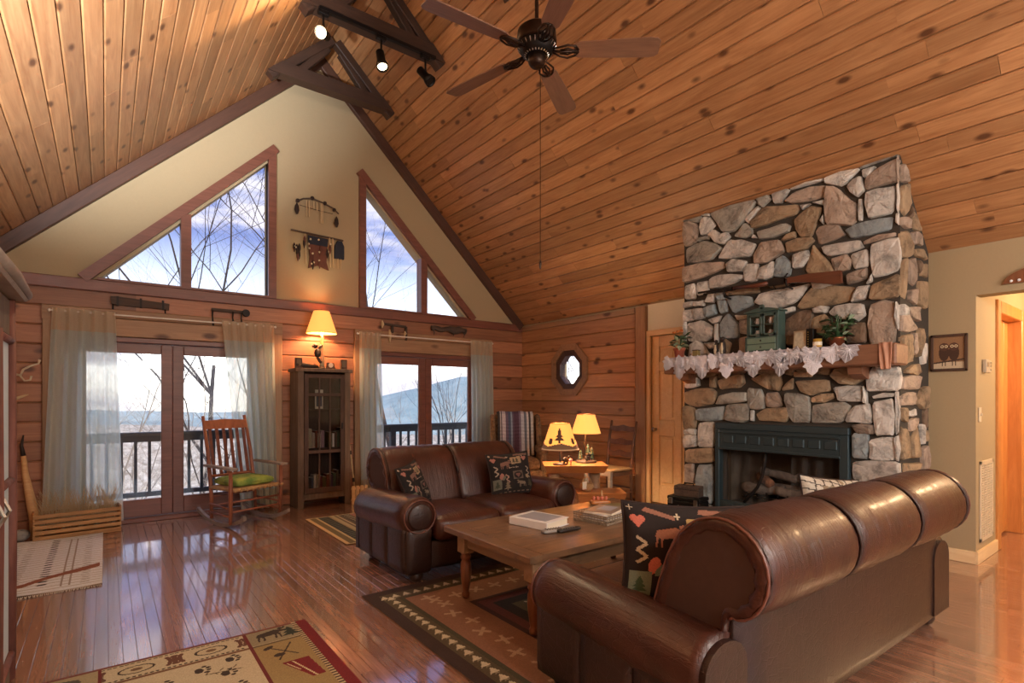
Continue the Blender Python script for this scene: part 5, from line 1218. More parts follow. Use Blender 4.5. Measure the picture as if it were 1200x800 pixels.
# ornaments on the bookcase
o = T('desk_clock', 'small dark wooden clock with a pale dial on the bookcase', 'clock', (2.25, 6.73, 1.70)); O('case', prism(BM(), [(-.07, 0), (.07, 0), (.05, .03), (.04, .08), (-.04, .08), (-.05, .03)], -.02, .02, XZ), M['barn_dk'], o); O('dial', lathe(BM(), [(.03, -.024), (.03, -.02)], (0, 0, .05), 16, 'Y'), M['paper'], o)
o = T('carved_otter', 'dark carved animal lying on top of the bookcase', 'figurine', (1.99, 6.73, 1.70)); bm = BM(); tube(bm, [(-.12, 0, .03), (-.06, 0, .04), (0, 0, .032), (.06, 0, .036), (.11, 0, .025)], [.02, .034, .03, .034, .012], 9); O('body', bm, M['carve'], o, smooth=True); O('head', sphere(BM(), (-.14, -.01, .045), .022, 8), M['carve'], o)
for k, x in enumerate((1.865, 2.42)):
    o = T('small_frame', ['little dark photo box at the window end of the bookcase top', 'little dark photo box beside the clock on the bookcase'][k], 'picture frame', (x, 6.73, 1.70)); O('frame', box2(BM(), (-.04, -.02, 0), (.04, .02, .13), bev=.004), M['barn_dk'], o); O('print', box2(BM(), (-.025, -.023, .03), (.025, -.02, .11)), M['firebrick'], o)
# leaning poles and little rack right of the bookcase
o = T('leaning_pole', 'pale fishing pole leaning beside the bookcase', 'pole', (2.53, 6.80, 0)); O('shaft', tube(BM(), [(.04, -.1, 0), (.0, .12, 1.05)], [.014, .010], 8), M['antler'], o)
for z in (.25, .6): O('wrap', tube(BM(), [(.04-.04*z/1.05, -.1+.22*z/1.05, z), (.04-.04*(z+.05)/1.05, -.1+.22*(z+.05)/1.05, z+.05)], .016, 8), M['carve'], o)
O('handle', tube(BM(), [(.0, .11, 1.0), (-.01, .12, 1.08), (.03, .08, 1.13)], .014, 8), M['carve'], o)
o = T('slat_rack', 'small unfinished slatted rack on the floor behind the loveseat', 'rack', (2.56, 6.55, 0))
for k in range(4): O('slat', box2(BM(), (-.10+k*.055, -.01, 0), (-.06+k*.055, .01, .23), bev=.003), M['door'], o)
for z in (.04, .18): O('cross_bar', box2(BM(), (-.10, .01, z), (.105, .025, z+.03)), M['door'], o)

# ================================================================= WALL PIECES ABOVE THE DOORS
M['oldwood'] = mwood('blackened_wood', (52, 40, 34), (88, 70, 58), rough=.8, vary=.1, bump=.4)
o = T('wooden_yoke', 'dark carved wooden yoke board above the first patio door', 'wall decor', (.30, 6.985, 2.35))
O('board', prism(BM(), [(-.26, .05), (-.22, .055), (.2, .03), (.26, .025), (.255, -.045), (.2, -.04), (-.2, -.035), (-.255, -.025)], -.02, .014, XZ), M['oldwood'], o)
for x in (-.2, .0, .2): O('iron_band', box2(BM(), (x-.01, -.025, -.045), (x+.01, .0, .055)), M['iron'], o)
for x in (-.24, .22): O('peg', tube(BM(), [(x, -.01, -.03), (x, -.02, -.085)], .008, 6), M['iron'], o)
o = T('hook_rack', 'dark hook rack with hanging straps above the first patio door', 'wall decor', (1.16, 6.985, 2.30))
O('board', box2(BM(), (-.19, -.015, .04), (.20, .014, .075), bev=.003), M['oldwood'], o)
for k, x in enumerate((-.18, .03, .12)): O('strap', tube(BM(), [(x, -.02, .05), (x-.005, -.022, -.02), (x+.004, -.02, -.10-.03*(k == 0))], [.01, .008, .012], 6), M['iron'], o)
O('pulley', lathe(BM(), [(.04, -.025), (.045, -.01), (.04, .005)], (.17, 0, .05), 16, 'Y'), M['iron'], o)
o = T('sled_shelf', 'dark wooden sled frame with pale tools above the second patio door', 'wall decor', (3.22, 6.985, 2.27))
for a, b in (((-.16, .10), (.19, .085)), ((.19, .085), (.19, -.11)), ((-.02, .09), (-.02, -.02))): O('rail', bar(BM(), (a[0], -.01, a[1]), (b[0], -.01, b[1]), .03, .03), M['oldwood'], o)
for x, z0, z1 in ((-.18, .04, .14), (-.07, -.16, .03), (.16, -.05, .02)): O('pale_tool', tube(BM(), [(x, -.03, z0), (x+.01, -.03, (z0+z1)/2), (x, -.03, z1)], [.008, .022, .01], 7), M['antler'], o, smooth=True)
o = T('driftwood_plaque', 'dark gnarled wood plaque above the second patio door near the corner', 'wall decor', (4.12, 6.985, 2.37))
bm = BM(); rj = random.Random(4); tube(bm, [(-.30+k*.06, -.01, .012*math.sin(k*1.7)) for k in range(11)], [.03+rj.uniform(0, .028) for _ in range(11)], 8, flat=(.6, 1)); O('log', bm, M['oldwood'], o, smooth=True)
for x in (-.28, .05, .24): O('twig', tube(BM(), [(x, -.02, .0), (x+.02, -.03, -.06), (x+.01, -.03, -.10)], [.012, .008, .004], 6), M['oldwood'], o)
# two hangings on the plaster between the windows
M['beads'] = mplain('bone_beads', (206, 190, 160), .5, var=.2); M['feather'] = mplain('dark_feather', (44, 30, 26), .9, var=.4, scale=60); M['hide'] = mplain('red_brown_hide', (98, 58, 46), .9, var=.45, scale=12)
M['navyf'] = mplain('navy_felt', (38, 40, 52), .95)
o = T('bow_hanging', 'curved twig hanging with feathers and bead strings high on the plaster', 'wall decor', (2.16, 6.985, 3.80))
arc = [(-.26, .0), (-.17, .06), (-.06, .085), (.08, .06), (.2, .02), (.28, -.04)]
O('twig', tube(BM(), [(a, -.02, b) for a, b in arc], [.012, .01, .012, .01, .012, .008], 7), M['oldwood'], o, smooth=True)
O('cord', tube(BM(), [(-.22, -.02, -.03), (0, -.02, -.05), (.2, -.02, -.055)], .004, 5), M['oldwood'], o)
for x, z in ((-.25, -.10), (.25, -.17)): O('feather', lathe(BM(), [(.004, .09), (.024, .05), (.03, .0), (.012, -.05)], (x, -.02, z), 8), M['feather'], o, smooth=True)
for x, L_ in ((-.13, .22), (-.10, .22), (-.04, .1), (.05, .27), (.07, .27), (.0, .12)): O('bead_string', tube(BM(), [(x, -.02, .05), (x, -.02, .06-L_)], .006, 6), M['antler'], o)
for x, z in ((-.24, .02), (-.06, .09), (.10, .06), (.22, .0)): O('rosette', sphere(BM(), (x, -.02, z), .026, 8), M['feather'], o)
o = T('hide_hanging', 'fringed hide hanging with feathers and beads above the bear lamp', 'wall decor', (2.17, 6.985, 3.40))
O('rail', tube(BM(), [(-.33, -.015, .04), (.33, -.015, .02)], .012, 7), M['oldwood'], o)
bm = BM(); prism(bm, [(-.12, .0), (.12, -.01), (.11, -.30), (.14, -.40), (.0, -.36), (-.12, -.41), (-.10, -.25)], -.02, .0, XZ); O('hide', bm, M['hide'], o)
bm = BM(); prism(bm, [(-.13, .01), (.13, .0), (.12, -.10), (-.12, -.10)], -.028, -.018, XZ); O('felt_band', bm, M['navyf'], o)
rj = random.Random(6)
for k in range(26):
    x = rj.choice((-.28, -.25, -.22, -.18, .02, -.06, .10, .14, -.10))+rj.uniform(-.02, .02); z = rj.uniform(-.36, -.03)
    if k < 13: O('feather', lathe(BM(), [(.003, .05), (.016, .02), (.018, -.02), (.004, -.07)], (x, -.03, z), 6), M['feather'] if k % 3 else M['hide'], o)
    else: O('bead', sphere(BM(), (x, -.035, z), .013, 6), M['beads'], o)
for x in (-.16, .15, .19): O('thong', tube(BM(), [(x, -.02, .02), (x+.01, -.025, -.36)], .008, 5), M['antler'], o)
O('pouch', prism(BM(), [(.22, -.06), (.25, .0), (.31, .0), (.34, -.06), (.34, -.23), (.21, -.23)], -.03, .0, XZ), M['navyf'], o)
for x in (.26, .30): O('tassel', tube(BM(), [(x, -.02, -.2), (x, -.02, -.36)], .005, 5), M['antler'], o)

# ================================================================= CRATE, HORN, HOOKS, ARMOIRE
M['crate'] = mwood('slatted_crate_pine', (150, 104, 60), (190, 146, 94), rough=.7, vary=.15, bump=.2)
r = T('slatted_crate', 'low slatted wooden crate of dried grasses under the wide curtain', 'crate', (-.215, 6.72, 0), math.radians(5))
for k in range(5):
    for yy in (-.11, .11): O('slat', box2(BM(), (-.33, yy-.006, .015+k*.05), (.33, yy+.006, .049+k*.05), bev=.002), M['crate'], r)
for s in (-1, 1):
    O('end_panel', box2(BM(), (s*.325-.008, -.105, .0), (s*.325+.008, .105, .26), bev=.003), M['crate'], r)
O('bottom_board', box2(BM(), (-.32, -.105, .004), (.32, .105, .016)), M['crate'], r)
bm = BM(); rj = random.Random(12)
for k in range(260):
    x, y = rj.uniform(-.28, .28), rj.uniform(-.07, .07); a = rj.uniform(-1, 1); b = rj.uniform(-.5, .5); h = rj.uniform(.18, .36)
    tube(bm, [(x, y, .1), (x+a*.03, y+b*.03, .1+h*.6), (x+a*.11, y+b*.06, .1+h+.03)], [.003, .0022, .001], 3, cap=False)
O('dried_grass', bm, mplain('dried_grass', (196, 176, 140), .9), r)['kind'] = 'stuff'
o = T('birch_horn', 'curved tan birch horn standing in the corner by the crate', 'horn', (-.58, 6.88, 0)); O('body', tube(BM(), [(.06, -.10, .0), (.045, -.08, .18), (0, .0, .40), (-.035, .04, .60), (-.05, .05, .78)], [.05, .045, .036, .026, .02], 12), mwood('birch_bark', (190, 140, 88), (216, 176, 124), rough=.6, vary=.05), o, smooth=True); O('tip', tube(BM(), [(-.05, .05, .78), (-.065, .055, .88), (-.05, .06, .98)], [.02, .014, .006], 8), M['carve'], o, smooth=True)
o = T('scroll_hook', 'curly pale iron coat hook on the log wall by the armoire', 'hook', (-.60, 6.985, 1.60)); O('scroll', tube(BM(), [(-.12, -.02, -.03), (-.05, -.05, -.045), (-.03, -.07, .01), (.03, -.08, .05), (.08, -.08, .07), (.09, -.08, .11)], [.012, .011, .01, .01, .009, .012], 8), M['beads'], o, smooth=True); O('lower_scroll', tube(BM(), [(-.06, -.05, -.04), (-.02, -.07, -.10), (.02, -.08, -.09), (.03, -.08, -.05)], .009, 8), M['beads'], o, smooth=True); O('plate', box2(BM(), (-.16, -.012, -.07), (-.11, .014, .03), bev=.003), M['beads'], o)
o = T('antler_hook', 'short antler coat hook on the log wall above the birch horn', 'hook', (-.67, 6.985, 1.31)); O('antler', tube(BM(), [(-.08, -.0, 0), (-.03, -.05, .01), (.05, -.08, .05), (.08, -.09, .06)], [.022, .018, .012, .005], 8), M['antler'], o, smooth=True)
o = T('round_stone', 'smooth round stone on the floor beside the slatted crate', 'stone', (-.63, 6.74, .0)); bm = BM(); sphere(bm, (0, 0, .055), .062, 14, (1.1, .9, .9)); O('stone_body', bm, STM['g'], o, smooth=True)
# armoire framed in twigs
AX, AY0, AY1, AH = -.36, 2.5, 3.46, 1.80
M['twig'] = mwood('bark_twig', (88, 44, 38), (134, 84, 70), rough=.7, grain=(8, 8, 1.5), vary=.2, bump=.5)
M['sky_tint'] = mplain('pale_blue_sky_reflection', (186, 200, 206), .5, var=.1)  # pale blue stands for sky reflected in the glass doors
r = T('armoire', 'rustic armoire with twig framed doors coloured like reflected sky against the left wall', 'cabinet', (AX, (AY0+AY1)/2, 0)); hy = (AY1-AY0)/2
O('body', box2(BM(), (LEFT+.02-AX, -hy, .06), (-.02, hy, AH), bev=.004), M['barn'], r)
O('cornice', box2(BM(), (LEFT+.02-AX, -hy-.05, AH), (.06, hy+.05, AH+.05), bev=.01), M['greywood'], r)
O('cornice_bark', tube(BM(), [(.05, -hy-.05, AH+.035), (.06, 0, AH+.04), (.05, hy+.05, AH+.035)], .026, 9), M['greywood'], r, smooth=True)
for y0, y1 in ((-hy+.03, -.005), (.005, hy-.03)):
    d = O('door', box2(BM(), (-.02, y0, .12), (.0, y1, AH-.18), bev=.003), M['sky_tint'], r)
    for yy in (y0+.02, y1-.02): O('twig_stile', tube(BM(), [(.006, yy, .12), (.01, yy+.004, .8), (.006, yy, AH-.18)], .019, 8), M['twig'], d, smooth=True)
    for zz in (.14, .95, AH-.2): O('twig_rail', tube(BM(), [(.006, y0+.02, zz), (.006, y1-.02, zz)], .017, 8), M['twig'], d, smooth=True)
    for zz in (.4, 1.5): O('hinge', box2(BM(), (-.005, y1-.012 if y1 > .1 else y0, zz), (.012, (y1 if y1 > .1 else y0+.012), zz+.1)), M['iron'], d)
    O('handle', tube(BM(), [(.012, (y0+.07 if y0 > -.1 else y1-.07), .8), (.04, (y0+.07 if y0 > -.1 else y1-.07), .86), (.012, (y0+.07 if y0 > -.1 else y1-.07), .93)], .008, 6), M['steel'], d)
for yy in (-hy, hy): O('corner_twig', tube(BM(), [(-.005, yy, .0), (.0, yy+.004, .9), (-.005, yy, AH)], .024, 9), M['twig'], r, smooth=True)
O('top_rail', box2(BM(), (-.02, -hy+.03, AH-.17), (.0, hy-.03, AH-.01)), M['barn'], r); O('base_rail', box2(BM(), (-.02, -hy+.03, .0), (.0, hy-.03, .11)), M['barn'], r)
# ================================================================= WING CHAIR WITH BLANKET
t = NT('brown_tapestry'); v = t.coord((1, 1, 1), False); n = t.noise(v, 28, 5, .7); t.set(Base_Color=t.ramp(n, [(.38, (96, 70, 48)), (.62, (150, 116, 80))]), Roughness=.95); t.bump(n, .5, .006); M['tapestry'] = t.m
r = T('wing_chair', 'tapestry wing chair with a striped blanket in the log corner', 'armchair', (4.62, 5.95, 0), math.radians(-31))
bm = BM(); puffbox(bm, (0, .26, .70), (.60, .16, .84), .06, (0, .02, 0), 7, Matrix.Rotation(math.radians(-7), 4, 'X')); O('backrest', bm, M['tapestry'], r, smooth=True)
for s in (-1, 1):
    pf = [(.34, .50), (.02, .50), (-.02, .62), (.06, .78), (.10, .95), (.16, 1.07), (.28, 1.11), (.36, 1.08)]
    bm = BM(); prism(bm, pf, s*.30, s*.36, YZ); bmesh.ops.bevel(bm, geom=bm.edges[:], offset=.018, segments=2, affect='EDGES'); O('wing', bm, M['tapestry'], r, smooth=True)
    bm = BM(); tube(bm, [(s*.335, -.30, .60), (s*.335, 0, .60), (s*.33, .28, .62)], [.062, .065, .06], 12); O('arm', bm, M['tapestry'], r, smooth=True)
    bm = BM(); puffbox(bm, (s*.335, -.01, .36), (.085, .60, .46), .03, (0, 0, 0), 4); O('arm_panel', bm, M['tapestry'], r, smooth=True)
    for y in (-.27, .27): O('leg', lathe(BM(), [(.018, 0), (.026, .08), (.03, .14)], (s*.31, y, 0), 10), M['footwood'], r, smooth=True)
bm = BM(); puffbox(bm, (0, -.04, .43), (.58, .58, .14), .05, (0, .01, .025), 7); O('seat_cushion', bm, M['tapestry'], r, smooth=True)
bm = BM(); puffbox(bm, (0, -.02, .25), (.64, .60, .23), .03, (0, 0, 0), 4); O('seat_frame', bm, M['tapestry'], r, smooth=True)
c = Canvas(70, 60, .52, 1.0, (190, 184, 180))
for a, b, col in ((0, .04, (70, 62, 60)), (.04, .055, (206, 200, 196)), (.055, .07, (84, 80, 92)), (.07, .12, (206, 198, 204)), (.12, .155, (112, 96, 116)), (.155, .19, (84, 96, 122)), (.19, .215, (150, 170, 190)), (.215, .24, (104, 90, 110)), (.24, .31, (92, 66, 84)), (.31, .34, (128, 116, 136)), (.34, .39, (196, 198, 206)), (.39, .42, (110, 116, 128)), (.42, .45, (216, 214, 210)), (.45, .48, (70, 64, 66)), (.48, .52, (206, 200, 190))): c.rect(a, 0, b, 1, col)
c.a *= (.9+.1*np.sin(c.Y*200))[..., None]; c.noise(.12)
pp = np.array([(.09, .52), (.12, .62), (.145, .75), (.17, .90), (.20, 1.04), (.235, 1.115), (.29, 1.145), (.345, 1.13), (.375, 1.06), (.38, .9), (.38, .8)])
vv = np.linspace(0, 1, 61); kk = np.linspace(0, 1, len(pp)); Yp = np.interp(vv, kk, pp[:, 0]); Zp = np.interp(vv, kk, pp[:, 1]); Uu = np.linspace(-.26, .26, 71)
P = np.stack([np.tile(Uu, (61, 1)), np.tile(Yp[:, None], (1, 71))-.012+.006*np.sin(Uu*30)[None], np.tile(Zp[:, None], (1, 71))+.004*np.sin(Uu*24)[None]], -1)
bl = T('striped_blanket', 'purple and grey striped crochet blanket draped over the wing chair', 'blanket', (4.62, 5.95, 0), math.radians(-31)); O('weave', grid_mesh('weave', P, c.a), M['rug'], bl)
o_ = bl.children[0]; sm = o_.modifiers.new('thickness', 'SOLIDIFY'); sm.thickness = .008

# ================================================================= END TABLE, LAMPS
M['slab'] = mwood('golden_slab', (156, 92, 46), (200, 134, 76), rough=.35, grain=(1.2, 9, 9), vary=.05, knots=.08, coat=.4)
ET = Vector((4.16, 4.32, 0)); er = math.radians(-37)
r = T('end_table', 'two tier log slab end table between the armchair and the ladder back chair', 'table', ET, er)
def slab(n, x0, x1, y0, y1, z, th):
    bm = BM(); rj = random.Random(int(z*100)); N_ = 8
    top = [(x0+(x1-x0)*k/N_, y0+rj.uniform(-.012, .012)) for k in range(N_+1)]+[(x1-(x1-x0)*k/N_, y1+rj.uniform(-.012, .012)) for k in range(N_+1)]
    cx, cy = (x0+x1)/2, (y0+y1)/2
    A = [bm.verts.new((a, b, z)) for a, b in top]; B = [bm.verts.new((cx+(a-cx)*.9, cy+(b-cy)*.6, z-th)) for a, b in top]
    bm.faces.new(A); bm.faces.new(B[::-1])
    for k in range(len(A)): bm.faces.new((A[k], B[k], B[(k+1) % len(A)], A[(k+1) % len(A)]))
    return O(n, bm, M['slab'], r)
slab('top_slab', -.34, .36, -.18, .26, .60, .09); slab('lower_slab', .0, .52, -.34, .02, .33, .13)
for x, y in ((-.22, .04), (.24, .06)): O('log_leg', tube(BM(), [(x, y, 0), (x, y, .30), (x, y, .53)], [.07, .062, .06], 10), M['casing'], r, smooth=True)
O('step_leg', tube(BM(), [(.26, -.18, 0), (.26, -.18, .22)], .07, 10), M['casing'], r, smooth=True)
rot = Matrix.Rotation(er, 3, 'Z'); et = lambda x, y, z: ET+rot @ Vector((x, y, 0))+Vector((0, 0, z))
c = Canvas(96, 40, 4, 1, (255, 176, 84)); DKB = (60, 34, 22)
for k in range(4):
    fir(c, .5+k, .28, .55, DKB); 
    c.poly([(k, .14), (k+.25, .20), (k+.6, .27), (k+1, .16), (k+1, 0), (k, 0)], (84, 56, 36)); c.ell(k+.12, .34, .10, .12, DKB); c.rect(k, .0, k+1, .05, (150, 116, 84))
M['shade_print'] = mshade('lit_printed_shade', (255, 170, 80), .85, True)
r = T('pine_shade_lamp', 'lamp with a glowing pine tree silhouette shade on the slab table', 'lamp', et(-.16, -.06, .60))
lamp_shade(r, .17, .46, .205, .105, M['shade_print'], 96, c)
O('stem', tube(BM(), [(0, 0, .01), (0, 0, .40)], .008), M['iron'], r); O('base', lathe(BM(), [(.08, 0), (.08, .012), (.03, .025), (.01, .03)], n=18), M['iron'], r, smooth=True)
bm = BM(); sphere(bm, (.035, -.05, .06), .03, 8, (1.4, .7, 1)); sphere(bm, (.085, -.05, .085), .015, 8); [tube(bm, [(.01+.05*k, -.05-.01*j, .05), (.01+.05*k, -.05-.01*j, .015)], .006, 5) for k in range(2) for j in range(2)]; O('moose_figure', bm, M['iron'], r, smooth=True)
point('lamp_bulb', et(-.16, -.06, .86), 26, WARM, .04)
r = T('forest_lamp', 'lamp with a plain cream shade and little fir tree base beside the wall', 'lamp', et(.16, .17, .60))
lamp_shade(r, .33, .55, .17, .10, M['shade_cream']); O('base', lathe(BM(), [(.12, 0), (.125, .015), (.11, .028), (.02, .03)], n=18), M['carve'], r, smooth=True)
O('stem', tube(BM(), [(0, 0, .02), (-.03, 0, .2), (.0, 0, .34), (0, 0, .40)], .009), M['iron'], r)
for k, (x, y, h) in enumerate(((.06, -.03, .15), (-.05, .04, .12), (.08, .05, .18))): O('little_fir', lathe(BM(), [(.008, .03), (.03, .045), (.018, .03+h*.4), (.026, .03+h*.42), (.012, .03+h*.7), (.018, .03+h*.72), (.001, .03+h)], (x, y, 0), 9), mplain('dark_fir_green', (40, 58, 46), .8), r)
for k, x in enumerate((-.06, -.02)): bm = BM(); sphere(bm, (x, -.07, .06), .022, 8, (.8, .8, 1.5)); sphere(bm, (x, -.075, .10), .015, 8); O('bear_figure', bm, M['carve'], r, smooth=True)
point('lamp_bulb', et(.16, .17, 1.02), 34, WARM, .04)
o = T('pink_figurine', 'tiny pink and white figurine on a stick on the slab table', 'figurine', et(-.05, -.14, .60)); O('stick', tube(BM(), [(0, 0, 0), (0, 0, .05)], .006), M['carve'], o); O('head', sphere(BM(), (0, 0, .06), .022, 8, (1.3, .8, .8)), mplain('pink_glaze', (214, 150, 140), .4), o, smooth=True)
o = T('wicker_basket', 'small brown wicker basket on the lower slab of the end table', 'basket', et(.12, -.16, .33)); O('bowl', lathe(BM(), [(.05, 0), (.075, .04), (.07, .08), (.06, .08), (.062, .04), (.04, .012)], n=16), M['cane'], o, smooth=True); O('handle', tube(BM(), [(.065*math.cos(a), 0, .08+.07*math.sin(a)) for a in np.linspace(0, PI, 10)], .007, 6), M['cane'], o); O('tag', box2(BM(), (-.11, -.05, .03), (-.05, -.045, .11)), M['paper'], o)
# ladder back chair
M['chairwood'] = mwood('brown_ladder_back', (78, 52, 40), (116, 84, 66), rough=.45, grain=(6, 6, 1.2), vary=.05)
r = T('ladder_back_chair', 'ladder back wooden chair with a woven rush seat against the log wall', 'chair', (5.10, 4.66, 0), -PI/2)
for s in (-1, 1):
    O('back_post', tube(BM(), [(s*.20, .20, 0), (s*.20, .19, .45), (s*.205, .23, .75), (s*.21, .29, 1.04)], [.017, .02, .018, .014], 8), M['chairwood'], r, smooth=True)
    O('front_leg', box2(BM(), (s*.20-.022, -.215, 0), (s*.20+.022, -.172, .44), bev=.004), M['greywood'], r)
    O('side_rung', tube(BM(), [(s*.2, .19, .15), (s*.2, -.19, .15)], .011), M['chairwood'], r); O('side_rail', box2(BM(), (s*.2-.014, -.19, .37), (s*.2+.014, .19, .42)), M['chairwood'], r)
O('front_rail', box2(BM(), (-.19, -.205, .375), (.19, -.18, .43)), M['greywood'], r); O('back_rung', tube(BM(), [(-.2, .19, .2), (.2, .19, .2)], .011), M['chairwood'], r)
for k, (z, y) in enumerate(((.62, .21), (.77, .235), (.94, .27))):
    pts = [(-.2, z-.03), (-.1, z-.038), (0, z-.025), (.1, z-.038), (.2, z-.03), (.2, z+.03), (.1, z+.028), (0, z+.05), (-.1, z+.028), (-.2, z+.03)]
    O('ladder_slat', prism(BM(), pts, y-.008, y+.008, XZ), M['chairwood'], r)
bm = BM(); puffbox(bm, (0, 0, .445), (.45, .42, .035), .016, (0, 0, -.004), 5); O('rush_seat', bm, M['cane'], r, smooth=True)

# ================================================================= THINGS ON THE TABLE
TZ = .008+.4735
def label_box(n, a, b, mat, par, bev=.002): return O(n, box2(BM(), a, b, bev=bev), mat, par)
M['white'] = mplain('white_vinyl', (226, 230, 236), .4, var=.03, bump=.05)
r = T('ring_binder', 'white ring binder lying on the coffee table', 'binder', (2.335, 2.76, TZ+.001), math.radians(-78)); label_box('back_cover', (-.16, -.125, 0), (.16, .125, .004), M['white'], r); label_box('front_cover', (-.16, -.125, .046), (.16, .125, .05), M['white'], r); label_box('spine', (-.16, -.128, .0), (.16, -.122, .05), M['white'], r); label_box('pages', (-.15, -.115, .004), (.15, .115, .044), M['paper'], r)
label_box('cover_sheet', (-.12, -.09, .05), (.12, .1, .0508), mplain('grey_cover_sheet', (150, 156, 172), .5, var=.2, scale=8), r, 0)
for k, (x, y, a, lab, col) in enumerate(((2.27, 2.535, -8, 'grey remote control beside the white binder', (150, 146, 142)), (2.36, 2.50, -2, 'black remote control on the coffee table in front of the binder', (34, 32, 34)))):
    r = T('remote_control', lab, 'remote', (x, y, TZ), math.radians(a)); bm = BM(); puffbox(bm, (0, 0, .012), (.18, .045, .022), .01, (0, 0, .002), 5); O('case', bm, mplain('remote_plastic_%d' % k, col, .4), r, smooth=True)
    bm = BM(); [sphere(bm, (-.06+i*.02, -.012+j*.012, .024), .004, 6) for i in range(6) for j in range(3)]; O('buttons', bm, M['iron'] if k == 0 else M['steel'], r)
M['wicker'] = mwood('grey_wicker', (112, 98, 84), (160, 146, 128), rough=.8, grain=(40, 40, 40), vary=.05, bump=.5)
r = T('wire_tray', 'shallow woven wire tray stacked with magazines on the coffee table', 'tray', (2.80, 2.60, TZ), math.radians(8)); hx, hy_ = .17, .14
label_box('tray_floor', (-hx, -hy_, 0), (hx, hy_, .006), M['wicker'], r)
for z in (.012, .028, .044, .058): O('weave_row', tube(BM(), [(-hx, -hy_, z), (hx, -hy_, z), (hx, hy_, z), (-hx, hy_, z)], .0045, 5, closed=True), M['wicker'], r)
for k in range(44):
    q = k/44*4; i = int(q); f = q-i; cs = [(-hx, -hy_), (hx, -hy_), (hx, hy_), (-hx, hy_)]; a, b = cs[i], cs[(i+1) % 4]; x, y = a[0]+(b[0]-a[0])*f, a[1]+(b[1]-a[1])*f
    O('stake', tube(BM(), [(x, y, .0), (x, y, .062)], .003, 4), M['wicker'], r)
mg = [mplain('magazine_cover_%d' % k, cc, .3, var=.45, scale=6, bump=0) for k, cc in enumerate(((176, 182, 200), (120, 124, 140), (206, 204, 206), (150, 138, 130)))]
for k in range(4):
    o = T('magazine', ['blue grey magazine lowest in the wire tray', 'slate magazine second up in the wire tray', 'white magazine third up in the wire tray', 'tan magazine topmost in the wire tray'][k], 'magazine', (2.80+.006*k, 2.60+.008*(k % 2), TZ+.0075+k*.0155), math.radians(8+(-4, 5, -8, 12)[k]), group='magazines in the wire tray'); O('pages', box2(BM(), (-.128, -.10, 0), (.128, .10, .013)), M['paper'], o); O('cover', box2(BM(), (-.13, -.102, .013), (.13, .102, .015)), mg[k], o); O('cover_photo', box2(BM(), (-.05, -.06, .015), (.1, .05, .0154)), mg[(k+1) % 4], o)
for k, (x, y, a, lab) in enumerate(((3.17, 2.78, -20, 'sage magazine lying flat at the fireplace end of the coffee table'), (3.24, 2.62, -35, 'olive magazine lying flat behind the moose pillow'))):
    o = T('magazine', lab, 'magazine', (x, y, TZ), math.radians(a)); O('pages', box2(BM(), (-.105, -.14, 0), (.105, .14, .009)), M['paper'], o); O('cover', box2(BM(), (-.107, -.142, .009), (.107, .142, .011)), mplain('olive_cover_%d' % k, (120, 124, 92), .35, var=.3, scale=8), o)
r = T('candle_boat', 'small wooden tray with pink candles on the coffee table edge', 'candle holder', (3.16, 2.98, TZ), math.radians(-30)); bm = BM(); puffbox(bm, (0, 0, .018), (.16, .07, .034), .012, (0, 0, 0), 4); O('tray', bm, M['slab'], r, smooth=True)
for k in range(4): O('candle', lathe(BM(), [(.013, .03), (.013, .06), (.004, .066)], (-.05+k*.033, 0, 0), 10), mplain('pink_wax_%d' % k, (206, 120, 96), .5), r, smooth=True)
O('mast', tube(BM(), [(.02, .02, .03), (.02, .02, .11)], .006), M['antler'], r)

# ================================================================= HEARTH AND MANTEL THINGS
HZ = .215
r = T('travel_chest', 'small black travel chest with metal corners on the hearth', 'chest', (4.62, 3.17, HZ), math.radians(8)); O('body', box2(BM(), (-.10, -.17, 0), (.10, .17, .105), bev=.006), M['black'], r); O('lid', box2(BM(), (-.103, -.173, .108), (.103, .173, .145), bev=.008), M['black'], r); O('handle', tube(BM(), [(-.105, -.05, .06), (-.125, -.04, .05), (-.125, .04, .05), (-.105, .05, .06)], .006, 6), M['steel'], r)
for y in (-.13, .13): O('clasp', box2(BM(), (-.112, y-.02, .07), (-.1, y+.02, .13), bev=.003), M['steel'], r)
for y in (-.16, .16): O('metal_corner', box2(BM(), (-.108, y-.016, .0), (-.09, y+.016, .03), bev=.003), M['steel'], r)
r = T('wooden_case', 'small brown case with a handle on top of the black travel chest', 'case', (4.62, 3.16, HZ+.1455), math.radians(14)); O('body', box2(BM(), (-.07, -.125, 0), (.07, .125, .105), bev=.006), M['oldwood'], r); O('lid_line', box2(BM(), (-.072, -.127, .07), (.072, .127, .075)), M['black'], r); O('handle', tube(BM(), [(0, -.05, .105), (0, -.045, .128), (0, .045, .128), (0, .05, .105)], .006, 6), M['black'], r)
MT = MZ1+.006
M['terra'] = mplain('terracotta', (166, 88, 66), .85); M['leafg'] = mplain('green_leaf', (58, 88, 54), .5, var=.35, scale=20); M['leafp'] = mplain('pale_variegated_leaf', (150, 170, 140), .5, var=.3, scale=20)
def leaf(L, w):
    bm = BM(); pts = [(0, 0), (.3, .5), (.6, .45), (1, 0), (.6, -.45), (.3, -.5)]; c_ = bm.verts.new((L*.45, 0, -.012)); vs_ = [bm.verts.new((a*L, b*w, (.0 if a < .9 else -.02))) for a, b in pts]
    for k in range(6): bm.faces.new((c_, vs_[k], vs_[(k+1) % 6]))
    return mesh_of(bm, 'leaf', True)
